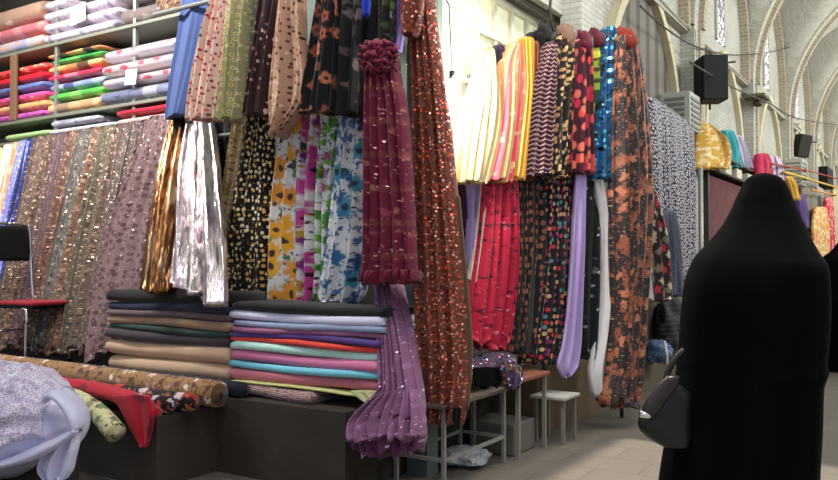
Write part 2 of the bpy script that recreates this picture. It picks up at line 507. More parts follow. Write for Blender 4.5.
def shutter_mat():
    m = MT('shutter_boards'); b = m.b
    xs = m.n('ShaderNodeSeparateXYZ', {0: m.uv()}).outputs[0]
    fr = m.math('LESS_THAN', m.math('FRACT', m.math('MULTIPLY', xs, 3.2)), .4)
    m.put(b.inputs['Base Color'], m.mix(fr, c8(120, 112, 102), c8(84, 74, 68))); b.inputs['Roughness'].default_value = .7
    return m.m
M_sh = shutter_mat(); M_cream = plain(c8(206, 196, 164), .7)
def lattice_mat():
    m = MT('window_lattice'); b = m.b
    v = m.n('ShaderNodeTexVoronoi', {'Vector': m.uv(), 'Scale': 11.0}, feature='DISTANCE_TO_EDGE')
    hole = m.step(v.outputs['Distance'], .10, .2)
    m.put(b.inputs['Base Color'], m.mix(hole, c8(120, 104, 120), c8(235, 235, 240)))
    m.put(b.inputs['Emission Color'], c8(236, 232, 244)); m.put(b.inputs['Emission Strength'], m.math('MULTIPLY', hole, 1.1))
    return m.m
M_lat = lattice_mat()
for k, yb in enumerate(BAYS):
    arch_panel('trim_%d' % (k + 1), yb, 1.12, 1.5, 2.55, .45, WX + .02, M_sh if k == 0 else M_plaster)['kind'] = 'structure'
    arch_band('trim_%d' % (k + 21), yb, 1.12, 1.5, 2.55, .45, .1, WX - .02, WX + .09, M_cream)
    # slit window with a lattice, in a splayed pointed frame
    wn = arch_band('window_%d' % (k + 2), yb, .19, .42, 5.15, 4.22, .08, WX - .02, WX + .03, plain(c8(176, 172, 164), .8))
    arch_panel('lattice', yb, .19, .42, 5.15, 4.22, WX + .022, M_lat, wn)
    # arch of the bay against the wall
    arch_band('trim_%d' % (k + 41), yb, 1.42, 1.95, SPR + .25, SPR - .05, .09, WX - .02, WX + .12, M_brickband)
# piers between the bays and ribs across the street
HS = 2.4
def rib(name, y0, y1, drop, mat):
    pts = pointed(HS, 2.75, 22)
    rows = []
    for t, z in pts:
        k = (HS - drop) / HS
        rows.append([Vector((t * k - .1, y0, SPR + z * k)), Vector((t * k - .1, y1, SPR + z * k)), Vector((t * 1.02 - .1, y1, SPR + z * 1.02)), Vector((t * 1.02 - .1, y0, SPR + z * 1.02))])
    L = [0]
    for a, b in zip(rows, rows[1:]): L.append(L[-1] + (b[0] - a[0]).length)
    ring = [0, y1 - y0, y1 - y0 + drop, 2 * (y1 - y0) + drop, 2 * (y1 - y0) + 2 * drop]
    me = grid_mesh(name, rows, lambda i, j: (ring[j], L[i]), True, True, True)
    return struct(link(name, me, mat))
for k in range(7):
    yp = 6.25 + 3.5 * k
    struct(box('trim_pier_%d' % (k + 1), WX - .02, WX + .16, yp - .24, yp + .24, 2.4 if k == 0 else 0, SPR + .02, M_plaster))
    if k: struct(box('trim_brick_%d' % (k + 1), WX + .1, WX + .185, yp - .07, yp + .07, 0, SPR + .3, M_brickband))
    rib('ceiling_rib_%d' % (k + 1), yp - .24, yp + .24, .16, M_rib)
    rib('ceiling_rib_edge_%d' % (k + 1), yp - .06, yp + .06, .22, M_brickband)
    struct(box('trim_pier_%d' % (k + 11), 2.22, 2.42, yp - .24, yp + .24, 0, SPR + .02, M_plaster))
def vault(name, yc):
    hy = 1.75
    px_ = pointed(HS, 2.75, 16); py_ = pointed(1.75, 2.3, 14)
    rows = []
    for (ty, gz) in py_:
        row = []
        for (tx, fz) in px_:
            row.append(Vector((tx - .1, yc + ty, SPR + max(fz, gz + .1))))
        rows.append(row)
    lx = [0]
    for a, b in zip(px_, px_[1:]): lx.append(lx[-1] + math.dist(a, b))
    ly = [0]
    for a, b in zip(py_, py_[1:]): ly.append(ly[-1] + math.dist(a, b))
    me = grid_mesh(name, rows, lambda i, j: (ly[i], lx[j]), False)
    bm = bmesh.new(); bm.from_mesh(me)
    kill = [f for f in bm.faces if abs(f.calc_center_median().x + .1) < .5 and abs(f.calc_center_median().y - yc) < .5]
    bmesh.ops.delete(bm, geom=kill, context='FACES'); bm.to_mesh(me); bm.free()
    o = struct(link(name, me, M_vault, None, True))
    md = o.modifiers.new('thick', 'SOLIDIFY'); md.thickness = .12; md.offset = 1 if False else -1
    return o
for k, yb in enumerate(BAYS): vault('ceiling_vault_%d' % (k + 1), yb)
# ledge with pipe along the street wall
struct(box('trim_60', WX, WX + .10, 4.3, 29, SPR - .07, SPR - .01, plain(c8(176, 170, 156), .8)))

# ================================================================== LEFT: SHELVES
SY = 4.42
M_shelf = plain(c8(132, 134, 118), .5, .2)
sh = root('shelf_unit', (-6.3, SY, .44), 'tall grey metal shelf unit holding wrapped fabric rolls', 'shelf unit')
def sbox(n, *a, mat=M_shelf, bev=.004):
    o = box(n, *a, mat, None, bev); o.parent = sh; o.matrix_parent_inverse = sh.matrix_world.inverted(); o.location = -Vector(sh.location) + Vector((0, 0, 0)); return o
def child(o, par):
    """parent a world-built mesh under an unrotated root, keeping its place"""
    o.parent = par; o.location = -Vector(par.location); return o
for z in (2.385, 2.585, 3.25):
    child(box('shelf_board', -8.5, -4.74, SY, 4.98, z - .03, z, M_shelf, None, .004), sh)
for x in (-8.45, -6.83, -5.72, -4.78):
    child(box('post', x - .018, x + .018, SY + .02, SY + .056, .44, 4.3, M_grey_metal, None, .003), sh)
wp = child(box('post', -7.52, -7.42, SY - .01, SY + .02, 2.585, 3.22, M_wood, None, .008), sh); wp['label'] = 'brown wooden post'

def sheet_roll(name, x0, x1, z0, h, mat, y0=SY + .01, dep=.34, parent=None, seed=0, nx=30, nu=28, wob=.05):
    """a flattened wrapped roll lying along X"""
    rows = []; a, b = dep / 2, h / 2
    for i in range(nx + 1):
        t = i / nx; x = x0 + (x1 - x0) * t
        e = min(t, 1 - t) * (x1 - x0); k = 1.0 if e > .05 else math.sqrt(max(.02, 1 - (1 - e / .05) ** 2))
        row = []
        for j in range(nu):
            q = 2 * math.pi * j / nu; c, s = math.cos(q), math.sin(q)
            yy = y0 + a + math.copysign(abs(c) ** .75, c) * a * (.9 + .1 * k)
            zz = z0 + b + math.copysign(abs(s) ** .75, s) * b * k
            nz = mnoise.noise(Vector((x * 4 + seed * 7, yy * 6, zz * 9)))
            row.append(Vector((x, yy + nz * wob * a, max(z0 + .002, zz + nz * wob * b))))
        rows.append(row)
    per = 2 * (dep + h)
    me = grid_mesh(name, rows, lambda i, j: ((x0 + (x1 - x0) * i / nx) + seed * .3, j / nu * per), True, True, True)
    return link(name, me, mat, parent, True)
def xat(px, py, Y=SY): return onY(Y)(px, py).x

SATIN = dict(rough=.35, sheen=.1, crinkle=.5, spec=.5)
ox = lambda *c: ('blotch', dict(scale=9, t=.56, cols=[c8(*c)]))
def blocks(cols, sc=3.3, base=(200, 170, 130)): return fab(c8(*base), [('stripe', dict(scale=sc, w=1.0, cols=[c8(*c) for c in cols]))], rough=.35, crinkle=.4, spec=.5)
flw = lambda cols, sc=7, r=.3, **k: ('flower', dict(scale=sc, r=r, cols=[c8(*c) for c in cols], **k))
stk = [  # column, list of (height, material, label)
  ((-14, 42), [
    (.085, fab(c8(200, 90, 175), [flw([(230, 160, 215), (160, 60, 150)], 9)], **SATIN), 'magenta satin roll lowest in the stack behind the brown wooden post'),
    (.095, fab(c8(222, 170, 108), [flw([(240, 205, 140), (190, 120, 80)], 8)], **SATIN), 'gold patterned satin roll second lowest behind the brown wooden post'),
    (.09, fab(c8(228, 84, 150), [flw([(245, 150, 190), (200, 50, 120)], 9)], **SATIN), 'bright pink satin roll above the gold one behind the brown wooden post'),
    (.085, fab(c8(104, 124, 186), [flw([(150, 170, 220), (80, 90, 150)], 9)], **SATIN), 'blue satin roll between pink and red rolls behind the brown wooden post'),
    (.095, fab(c8(214, 22, 42), [], **SATIN), 'plain bright red satin roll second from the top behind the brown wooden post'),
    (.085, fab(c8(226, 70, 66), [flw([(240, 170, 130), (250, 200, 170)], 8)], **SATIN), 'red and peach patterned roll topmost behind the brown wooden post')]),
  ((44, 99), [
    (.12, blocks([(204, 158, 112), (186, 140, 100), (228, 176, 130), (150, 118, 98)], 5.5), 'tan checked wrapped roll lowest beside the plastic wrapped rolls'),
    (.09, blocks([(82, 180, 62), (120, 206, 90), (70, 160, 60)], 6), 'light green banded wrapped roll second lowest in its column'),
    (.09, blocks([(120, 140, 190), (160, 170, 200), (70, 80, 130), (140, 150, 180)], 7), 'blue and grey banded wrapped roll above the light green one'),
    (.075, blocks([(206, 40, 84), (224, 110, 130), (200, 30, 70)], 5), 'crimson and pink wrapped roll above the blue banded one'),
    (.09, blocks([(214, 160, 90), (180, 120, 70), (90, 60, 40), (220, 170, 110)], 6), 'orange and brown checked wrapped roll below the thin green one'),
    (.055, blocks([(50, 160, 62), (90, 200, 90), (40, 140, 60)], 5), 'thin grass green wrapped roll near the top of its column'),
    (.045, blocks([(220, 130, 80), (240, 180, 120), (60, 40, 40)], 8), 'thin orange wrapped roll topmost in its column')]),
]
for ci, (pxr, lst) in enumerate(stk):
    z = 2.587
    for ri, (h, mt, lab) in enumerate(lst):
        x0, x1 = xat(pxr[0], 95) , xat(pxr[1] - (0 if ci else 1) - ri * .3, 80)
        o = sheet_roll('fabric_roll', x0 + .01 * (ri % 2), x1, z, h, mt, SY + .02 + .012 * (ri % 3), .36, seed=ci * 10 + ri)
        tag(o, lab, 'fabric roll', 'wrapped rolls on the middle shelf')
        z += h + .001
M_plastic = MT('clear_plastic')
_tr = M_plastic.n('ShaderNodeBsdfTransparent', {0: (.95, .95, .97)}); _gl = M_plastic.n('ShaderNodeBsdfGlossy', {0: (.9, .9, .95), 1: .18})
_fr = M_plastic.n('ShaderNodeMixShader', {0: .2, 1: _tr.outputs[0], 2: _gl.outputs[0]})
M_plastic.t.links.new(_fr.outputs[0], M_plastic.t.nodes['Material Output'].inputs[0])
z = 2.587
rosy = lambda a, b: fab(c8(*a), [flw([b, (190, 70, 84)], 4.2, .26, dens=.5), ('stripe', dict(scale=1.1, w=.16, cols=[c8(190, 186, 192)]))], rough=.4, spec=.4)
for ri, (h, mt, lab) in enumerate([
    (.135, fab(c8(124, 128, 152), [('stripe', dict(scale=1.4, w=.25, cols=[c8(186, 184, 192)])), ('blotch', dict(scale=10, t=.6, cols=[c8(80, 86, 120)]))], rough=.4), 'blue grey roll in clear plastic, lowest beside the blue hanging cloth'),
    (.10, rosy((214, 190, 188), (214, 110, 110)), 'pale pink roll in clear plastic with the price card pinned to it'),
    (.115, rosy((216, 196, 190), (206, 70, 84)), 'pale roll with red roses in clear plastic, above the price card'),
    (.12, rosy((206, 196, 204), (214, 120, 140)), 'grey white flowered roll in clear plastic, topmost beside the blue hanging cloth')]):
    x0, x1 = xat(99 + (0, 3, 2, 4)[ri], 80), xat(176, 75)
    o = sheet_roll('fabric_roll', x0, x1, z, h, mt, SY - .01, .40, seed=40 + ri)
    sheet_roll('plastic_wrap', x0 - .03, x1 + .01, z + .001, h + .004, M_plastic.m, SY - .02, .42, o, seed=60 + ri, wob=.07)
    tag(o, lab, 'fabric roll', 'plastic wrapped rolls on the middle shelf')
    if ri == 1: zc = z
    z += h + .006
def card(name, px, py, w, h, rot, Y, lab, col=(246, 240, 246)):
    p = onY(Y)(px, py)
    o = box(name, -w / 2, w / 2, -.002, .002, -h / 2, h / 2, plain(c8(*col), .8, 0, .03)); o.location = p; o.rotation_euler = (R(-4), rot, 0)
    return tag(o, lab, 'price card')
card('price_card', 131, 77, .14, .13, R(3), SY - .045, 'small pinkish white price card on the plastic wrapped rolls', (244, 222, 226))
card('price_card', 78, 14, .21, .17, R(-6), SY - .02, 'larger blank white price card on the lilac spotted rolls')
# top shelf
lil = fab(c8(206, 194, 206), [('dots', dict(scale=16, r=.16, cols=[c8(110, 96, 120)], dens=.5)), ('stripe', dict(scale=2.1, w=.12, cols=[c8(150, 140, 160)]))], rough=.4)
for z, h, a, b, mt, lab in [
    (3.252, .14, -14, 40, fab(c8(190, 176, 176), [('stripe', dict(scale=2.4, w=.4, cols=[c8(150, 160, 196), ])), ('blotch', dict(scale=6, t=.55, cols=[c8(214, 160, 120)]))], rough=.4), 'blue and peach banded roll lowest on the upper shelf end'),
    (3.393, .13, -14, 42, fab(c8(206, 110, 122), [('stripe', dict(scale=2.6, w=.35, cols=[c8(226, 140, 140)])), ('blotch', dict(scale=6, t=.6, cols=[c8(214, 160, 110)]))], rough=.4), 'rose pink roll between banded and tan rolls on the upper shelf'),
    (3.524, .2, -14, 38, fab(c8(176, 140, 116), [flw([(210, 200, 190)], 3, .2, dens=.4)], rough=.35), 'fat tan roll in plastic on top of the rose pink roll'),
    (3.252, .105, 41, 115, lil, 'lilac spotted roll lowest of its pile on the upper shelf'),
    (3.358, .105, 41, 115, lil, 'lilac spotted roll second from the shelf board, behind the white card'),
    (3.464, .105, 41, 114, lil, 'lilac spotted roll third from the shelf board, behind the white card'),
    (3.570, .10, 41, 64, lil, 'short lilac spotted roll topmost beside the black opening'),
    (3.570, .12, 92, 116, fab(c8(190, 170, 194), [('dots', dict(scale=14, r=.2, cols=[c8(150, 130, 160)]))], rough=.4), 'mauve spotted roll topmost near the plastic wrapped dark rolls'),
    (3.252, .16, 118, 160, fab(c8(112, 98, 94), [('blotch', dict(scale=5, t=.55, cols=[c8(150, 136, 130)]))], rough=.3), 'dark taupe roll in plastic on the upper shelf board'),
    (3.414, .18, 118, 152, fab(c8(96, 82, 80), [('blotch', dict(scale=5, t=.55, cols=[c8(140, 124, 120)]))], rough=.3), 'dark brown roll in plastic on top of the taupe roll'),
    (3.252, .26, 153, 188, fab(c8(120, 88, 66), [('blotch', dict(scale=26, t=.52, cols=[c8(60, 40, 34), c8(190, 150, 110)]))], rough=.6), 'brown spotted fabric bundle at the end of the upper shelf')]:
    tag(sheet_roll('fabric_roll', xat(a, 25), xat(b, 20), z, h, mt, SY + .01, .4, seed=int(z * 100) + a), lab, 'fabric roll', 'rolls on the upper shelf')
# lower shelf
for z, h, a, b, mt, lab in [
    (2.387, .085, 4, 46, fab(c8(164, 196, 130), [], rough=.5), 'pale green roll on the lowest shelf above the sequinned fabrics'),
    (2.387, .07, 48, 112, fab(c8(196, 192, 200), [], rough=.5), 'pale grey folded roll on the lowest shelf beneath crumpled plastic'),
    (2.459, .08, 50, 98, fab(c8(140, 140, 152), [('blotch', dict(scale=8, t=.5, cols=[c8(176, 176, 186)]))], rough=.3, crinkle=.9), 'crumpled grey plastic wrapped cloth on the pale grey roll'),
    (2.387, .075, 114, 182, fab(c8(188, 158, 150), [('stripe', dict(scale=5, axis=0, w=.2, cols=[c8(206, 180, 170)]))], rough=.6), 'dusty beige roll on the lowest shelf below the red roll'),
    (2.464, .075, 114, 182, fab(c8(176, 14, 44), [], rough=.5), 'plain deep red roll on the lowest shelf above the beige roll')]:
    tag(sheet_roll('fabric_roll', xat(a, 125), xat(b, 110), z, h, mt, SY + .0, .36, seed=int(z * 100) + a, wob=.12), lab, 'fabric roll', 'rolls on the lowest shelf')

# ================================================================== LEFT: LEANING SEQUINNED FABRICS
A0, A1 = Vector((0, 3.72, .46)), Vector((0, 4.33, 2.2))
nL = Vector((0, (A1 - A0).z, -(A1 - A0).y)).normalized()
lean = lambda off: (lambda px, py: on(px, py, A0 - nL * off, nL))
tag(tube('hanging_rail', [(-8.4, 4.36, 2.15), (-4.72, 4.36, 2.15)], .014, M_grey_metal), 'horizontal metal rail behind the tops of the sequinned brown fabrics', 'rail')
def brocade(b, cols, sc=34, gl=(186, 160, 136)):
    return fab(c8(*b), [('blotch', dict(scale=sc, t=.53, cols=[c8(*c) for c in cols], sy=.8)), ('seq', dict(scale=85, dens=.13, cols=[c8(*gl), c8(*cols[0])], tilt=.8, rough=.35)), ('stripe', dict(scale=11, w=.1, cols=[tuple(v * .6 for v in c8(*b))]))], rough=.6, sheen=.1)
LST = [  # top x0,x1,y ; bottom x0,x1,y ; colours ; label
  (-9, 4, 150, -40, -20, 345, (214, 190, 120), [(236, 220, 170)], 'pale yellow fabric at the far end of the leaning row'),
  (5, 14, 147, -34, -18, 345, (206, 196, 186), [(226, 216, 206)], 'cream fabric beside the pale yellow one in the leaning row'),
  (13, 22, 145, -32, -14, 345, (206, 150, 110), [(226, 190, 150)], 'narrow orange fabric next to the lavender blue one'),
  (21, 30, 143, -28, -9, 345, (120, 124, 200), [(170, 176, 236)], 'lavender blue shiny fabric in the leaning row'),
  (28, 38, 141, -22, -3, 345, (36, 42, 96), [(60, 70, 140)], 'navy blue fabric leaning beside the lavender one'),
  (36, 48, 139, -14, 6, 346, (118, 92, 80), [(160, 128, 112), (70, 48, 48)], 'pinkish brown sequinned fabric next to the navy one'),
  (46, 58, 138, -3, 16, 347, (110, 86, 66), [(176, 138, 96), (64, 44, 40)], 'gold brown sequinned fabric behind the chair back'),
  (56, 69, 136, 9, 27, 347, (100, 72, 80), [(146, 106, 112), (58, 40, 50)], 'plum brown sequinned fabric behind the chair seat'),
  (67, 81, 134, 19, 38, 348, (112, 70, 54), [(170, 116, 84), (60, 38, 34)], 'rust brown sequinned fabric above the chair seat'),
  (79, 93, 132, 29, 50, 352, (98, 98, 92), [(150, 150, 140), (60, 60, 62)], 'grey teal sequinned fabric in the middle of the leaning row'),
  (91, 103, 130, 41, 62, 352, (134, 92, 66), [(196, 140, 100), (80, 52, 42)], 'orange brown sequinned fabric after the grey teal one'),
  (101, 116, 129, 54, 78, 354, (96, 88, 66), [(140, 128, 98), (58, 52, 44)], 'olive brown sequinned fabric after the orange brown one'),
  (114, 130, 127, 68, 92, 352, (104, 82, 70), [(150, 120, 100), (60, 46, 44)], 'rose brown sequinned fabric beside the olive one'),
  (127, 144, 125, 84, 106, 350, (88, 76, 72), [(130, 112, 104), (48, 40, 42)], 'charcoal brown sequinned fabric near the mauve dotted one'),
  (141, 156, 123, 98, 120, 345, (100, 70, 86), [(146, 108, 128), (60, 40, 54)], 'purple brown sequinned fabric behind the mauve dotted one'),
]
for i, (a, b, yt, c, d, yb, base, cols, lab) in enumerate(LST):
    if i > 4:      # all woven on the same brown ground
        mut = lambda q, g, f=.45: tuple(u * (1 - f) + w * f for u, w in zip(q, g))
        base = mut(base, (80, 62, 56), .4); cols = [mut(cols[0], (124, 100, 88), .4), mut(cols[1], (48, 36, 34), .4)]
    o = hang('sequinned_fabric' if i > 4 else 'hanging_fabric', brocade(base, cols) if i > 2 else fab(c8(*base), [ox(*cols[0])]), [(yt, a, b), (yt + 60, a + (c - a) * .26, b + (d - b) * .26), (yt + 130, a + (c - a) * .6, b + (d - b) * .6), (yb - 3 * (i % 2), c, d)], lean(.0 + .012 * (i % 2)), .055, 2.6, 1.0, seed=i + 1, wav=.03)
    tag(o, lab, 'fabric', 'sequinned fabrics leaning under the shelves')
mauve = fab(c8(122, 96, 96), [flw([(92, 62, 60), (80, 54, 54)], 19, .42, warp=.2), ('seq', dict(scale=100, dens=.05, cols=[c8(200, 176, 170)]))], rough=.7)
o = hang('dotted_fabric', mauve, [(119, 150, 176), (165, 134, 166), (212, 116, 152), (270, 101, 143), (320, 92, 137), (345, 89, 338, 132), (364, 87, 342, 124)], lean(.16), .06, 3.2, .8, seed=31, wav=.02)
tag(o, 'mauve fabric with brown dots hanging in front of the sequinned row', 'fabric')

# ================================================================== STACKS OF FOLDED CLOTH
def bolt(name, x0, x1, z0, h, mat, yf=3.56, dep=.34, seed=0, nx=36, nb=8):
    rows = []
    for i in range(nx + 1):
        t = i / nx; x = x0 + (x1 - x0) * t
        e = min(t, 1 - t) * (x1 - x0); k = 1 if e > .02 else .8 + .2 * math.sqrt(max(0, 1 - (1 - e / .02) ** 2))
        wz = .006 * math.sin(t * 5 + seed) + .004 * mnoise.noise(Vector((x * 5, seed * 2.7, 0)))
        wy = .010 * math.sin(t * 4 + seed * 2.1) + .012 * mnoise.noise(Vector((x * 3, seed * 5.1, 3)))
        prof = []
        for q in range(nb + 1):
            a = math.pi / 2 + math.pi * q / nb
            prof.append((yf + h * .5 + math.cos(a) * h * .5 + wy, z0 + h / 2 + math.sin(a) * h / 2 * k))
        prof.append((yf + dep, z0 + h / 2 - h / 2 * k)); prof.append((yf + dep, z0 + h / 2 + h / 2 * k))
        rows.append([Vector((x, yy, zz + wz * (1 if i not in (0, nx) else .5))) for yy, zz in prof])
    n = len(rows[0])
    me = grid_mesh(name, rows, lambda i, j: (x0 + (x1 - x0) * i / nx, j / n * 2 * (dep + h)), True, True, True)
    return link(name, me, mat, None, True)
PS = onY(3.56)
zy = lambda px, y: PS(px, y).z
def stack(lst, xl, xr, pxm, grp, seed, endp):
    for i, (yt, yb, col, lab) in enumerate(lst):
        z1, z0 = zy(pxm, yt), zy(pxm, yb)
        h = z1 - z0 - .001
        dx = random.Random(seed + i).uniform(-.012, .012)
        mt = fab(tuple(min(.85, v * 1.4) for v in c8(*col)), [], rough=.75, crinkle=.15)
        o = bolt('folded_cloth', xl + dx * 2, xr + dx, z0, h, mt, 3.56 + random.Random(i * 3 + seed).uniform(-.008, .012), .33, seed + i)
        if endp:
            for q in range(2):
                zc = z0 + h * (.3 + .4 * q)
                box('folded_edge', xr + dx - .01, xr + dx + .006, 3.585, 3.87, zc - h * .13, zc + h * .13, mt, o, h * .1, 2)
        tag(o, lab, 'folded cloth', grp)
xL0, xL1 = PS(106, 340).x, PS(228.5, 340).x
stack([(291.5, 303.5, (24, 18, 18), 'brownish black folded cloth topmost of the dark stack'),
       (303.5, 312, (30, 30, 54), 'navy folded cloth second from the top of the dark stack'),
       (312, 318.5, (92, 74, 78), 'thin mauve brown folded cloth above the tan one in the dark stack'),
       (318.5, 327.5, (144, 118, 94), 'thin tan folded cloth in the middle of the dark stack'),
       (327.5, 333.5, (42, 62, 54), 'thin dark green folded cloth in the dark stack'),
       (333.5, 343.5, (56, 48, 54), 'charcoal folded cloth above the two thick tan ones'),
       (343.5, 360, (178, 148, 122), 'thick tan folded cloth second from the bottom of the dark stack'),
       (360, 377.5, (174, 146, 120), 'thick tan folded cloth at the bottom of the dark stack')], xL0, xL1, 170, 'folded cloths in the dark stack', 3, False)
xR0, xR1 = PS(229.5, 340).x, PS(381, 340).x
stack([(305, 314, (14, 14, 16), 'black folded cloth topmost of the coloured stack'),
       (314, 323.5, (190, 188, 208), 'pale lilac folded cloth under the black one'),
       (323.5, 330, (126, 136, 158), 'thin grey blue folded cloth under the pale lilac one'),
       (330, 335.5, (134, 82, 112), 'thin mauve folded cloth above the purple one'),
       (335.5, 341.5, (72, 48, 110), 'thin deep purple folded cloth above the red one'),
       (341.5, 347, (204, 62, 52), 'thin red folded cloth above the mint one'),
       (347, 356, (168, 206, 194), 'mint green folded cloth under the red one'),
       (356, 367, (186, 106, 140), 'rose pink folded cloth between the mint and turquoise ones'),
       (367, 374.5, (108, 176, 192), 'turquoise folded cloth second from the bottom of the coloured stack'),
       (374.5, 386.5, (160, 90, 102), 'dusty rose folded cloth at the bottom of the coloured stack')], xR0, xR1, 305, 'folded cloths in the coloured stack', 20, True)
zb = zy(305, 387)
o = bolt('folded_cloth', xR0 + .04, xR1 + .01, zb - .014, .013, fab(c8(206, 206, 130), [], rough=.7), 3.53, .36, 50)
tag(o, 'thin pale yellow cloth spread beneath the coloured stack', 'folded cloth')
yel = o
o = hang('drooping_corner', fab(c8(210, 210, 150), []), [(391, 350, 376), (398, 358, 378), (403, 366, 376)], onY(3.52), .015, 2, .5, seed=4, wav=.006, dome=.004, nv=12, nu=40)
o.parent = yel
o = bolt('folded_cloth', PS(240, 390).x, PS(318, 390).x, .442, max(.02, zb - .014 - .443), fab(c8(150, 110, 110), [('stripe', dict(scale=14, axis=1, w=.35, cols=[c8(196, 180, 170)])), ('blotch', dict(scale=24, t=.55, cols=[c8(110, 60, 70)]))]), 3.50, .38, 51)
tag(o, 'pinkish striped folded cloth beneath the yellow cloth at the platform edge', 'folded cloth')

# rug on the platform
tag(box('rug', -7.8, -4.75, 3.58, 4.4, .44, .452, fab(c8(84, 36, 48), [('blotch', dict(scale=9, t=.52, cols=[c8(52, 26, 40), c8(110, 60, 66)]))], rough=.9)), 'dark red carpet on the platform under the chair', 'carpet')

# ================================================================== ROLLS ON THE PLATFORM EDGE
def rolled(name, p0, p1, r, mat, label, core=True, seed=0, endmat=None, flat=1.0, pts=None):
    p0, p1 = Vector(p0), Vector(p1)
    P = smooth_pts(pts, 6) if pts else [p0.lerp(p1, k / 14) for k in range(15)]
    o = tube(name, P, r, mat, None, 28, flat, .06, seed)
    d = (P[-1] - P[-2]).normalized(); e = P[-1]
    for q, (rr, off) in enumerate(((.84, .008), (.6, .012), (.36, .016))):
        if r * rr < .012: continue
        tube('rolled_layer', [e - d * .01, e + d * off], r * rr, endmat or mat, o, 22, flat)
    if core: tube('core_tube', [e - d * .01, e + d * .02], r * .2, plain(c8(60, 46, 36), .8), o, 12)
    tag(o, label, 'fabric roll', 'patterned rolls along the platform edge')
    return o
def floral(base, cols, sc=16, r=.4, core=None, extra=(), **k):
    L = [('flower', dict(scale=sc, r=r, cols=[c8(*c) for c in cols], **({'core': c8(*core)} if core else {}), **k.pop('fl', {})))]
    return fab(c8(*base), list(extra) + L, **k)
navyl = fab(c8(30, 28, 48), [flw([(214, 206, 214), (150, 140, 160)], 16, .3, petals=6.0, dens=.6)])
tanf = fab(c8(160, 122, 80), [flw([(206, 150, 150), (236, 216, 206), (96, 66, 66)], 15, .42, dens=.6, warp=.6), ('blotch', dict(scale=40, t=.58, cols=[c8(96, 64, 40)]))])
blko = fab(c8(26, 20, 26), [flw([(206, 120, 50), (150, 90, 60), (214, 190, 190), (190, 60, 50)], 10, .46), ('blotch', dict(scale=20, t=.62, cols=[c8(150, 130, 120)]))])
rolled('fabric_roll', (-6.6, 3.49, .488), (-3.45, 3.47, .488), .046, navyl, 'navy roll with white lace pattern nearest the coloured stack', seed=1, endmat=fab(c8(34, 34, 50), []))
rolled('fabric_roll', (-6.6, 3.34, .50), (-3.50, 3.32, .478), .074, tanf, 'golden brown floral roll with its spiral end showing', seed=2, endmat=fab(c8(96, 70, 46), []))
rolled('fabric_roll', (-6.4, 3.19, .455), (-3.55, 3.175, .446), .05, blko, 'black and orange floral roll between brown and red ones', seed=3, core=False)
rolled('fabric_roll', (-6.4, 3.08, .45), (-3.62, 3.07, .442), .047, fab(c8(40, 22, 26), [flw([(196, 70, 60), (214, 150, 90), (200, 180, 190)], 14, .4)]), 'dark roll with red and pink flowers beside the red cloth', seed=4, core=False)
redm = fab(c8(190, 20, 44), [flw([(120, 10, 34)], 5, .3, dens=.4)], rough=.5)
rc = root('red_cloth', (-4.2, 3.0, .39), 'bright red cloth laid over the platform edge with a hanging corner', 'cloth')
child(tube('cloth_body', smooth_pts([(-5.3, 3.03, .47), (-4.6, 3.03, .485), (-4.1, 3.0, .485), (-3.75, 2.97, .455), (-3.62, 2.96, .40)], 6), .055, redm, None, 24, .8, .1, 7), rc)
child(hang('hanging_corner', redm, [(396, 112, 150), (412, 122, 153), (430, 131, 152), (447, 141, 147)], onY(2.90), .03, 1.5, .4, seed=9, wav=0, dome=.01, nv=24), rc)
rolled('fabric_roll', (0, 0, 0), (0, 0, 0), .055, fab(c8(206, 198, 150), [flw([(110, 126, 86), (76, 72, 60), (140, 136, 100)], 13, .46, warp=.8, dens=.6), ('blotch', dict(scale=26, t=.6, cols=[c8(80, 82, 66)]))]),
       'cream and green leaf patterned roll sagging over the platform edge', core=False, seed=6,
       pts=[(-5.0, 2.98, .46), (-4.55, 2.93, .465), (-4.15, 2.88, .44), (-3.9, 2.84, .385), (-3.74, 2.81, .32)])
rolled('fabric_roll', (-5.6, 2.88, .32), (-4.15, 2.86, .30), .05, fab(c8(90, 22, 30), [('stripe', dict(scale=16, w=.4, axis=1, cols=[c8(40, 14, 20)]))]), 'dark red roll hanging beneath the cream one', seed=8, core=False)

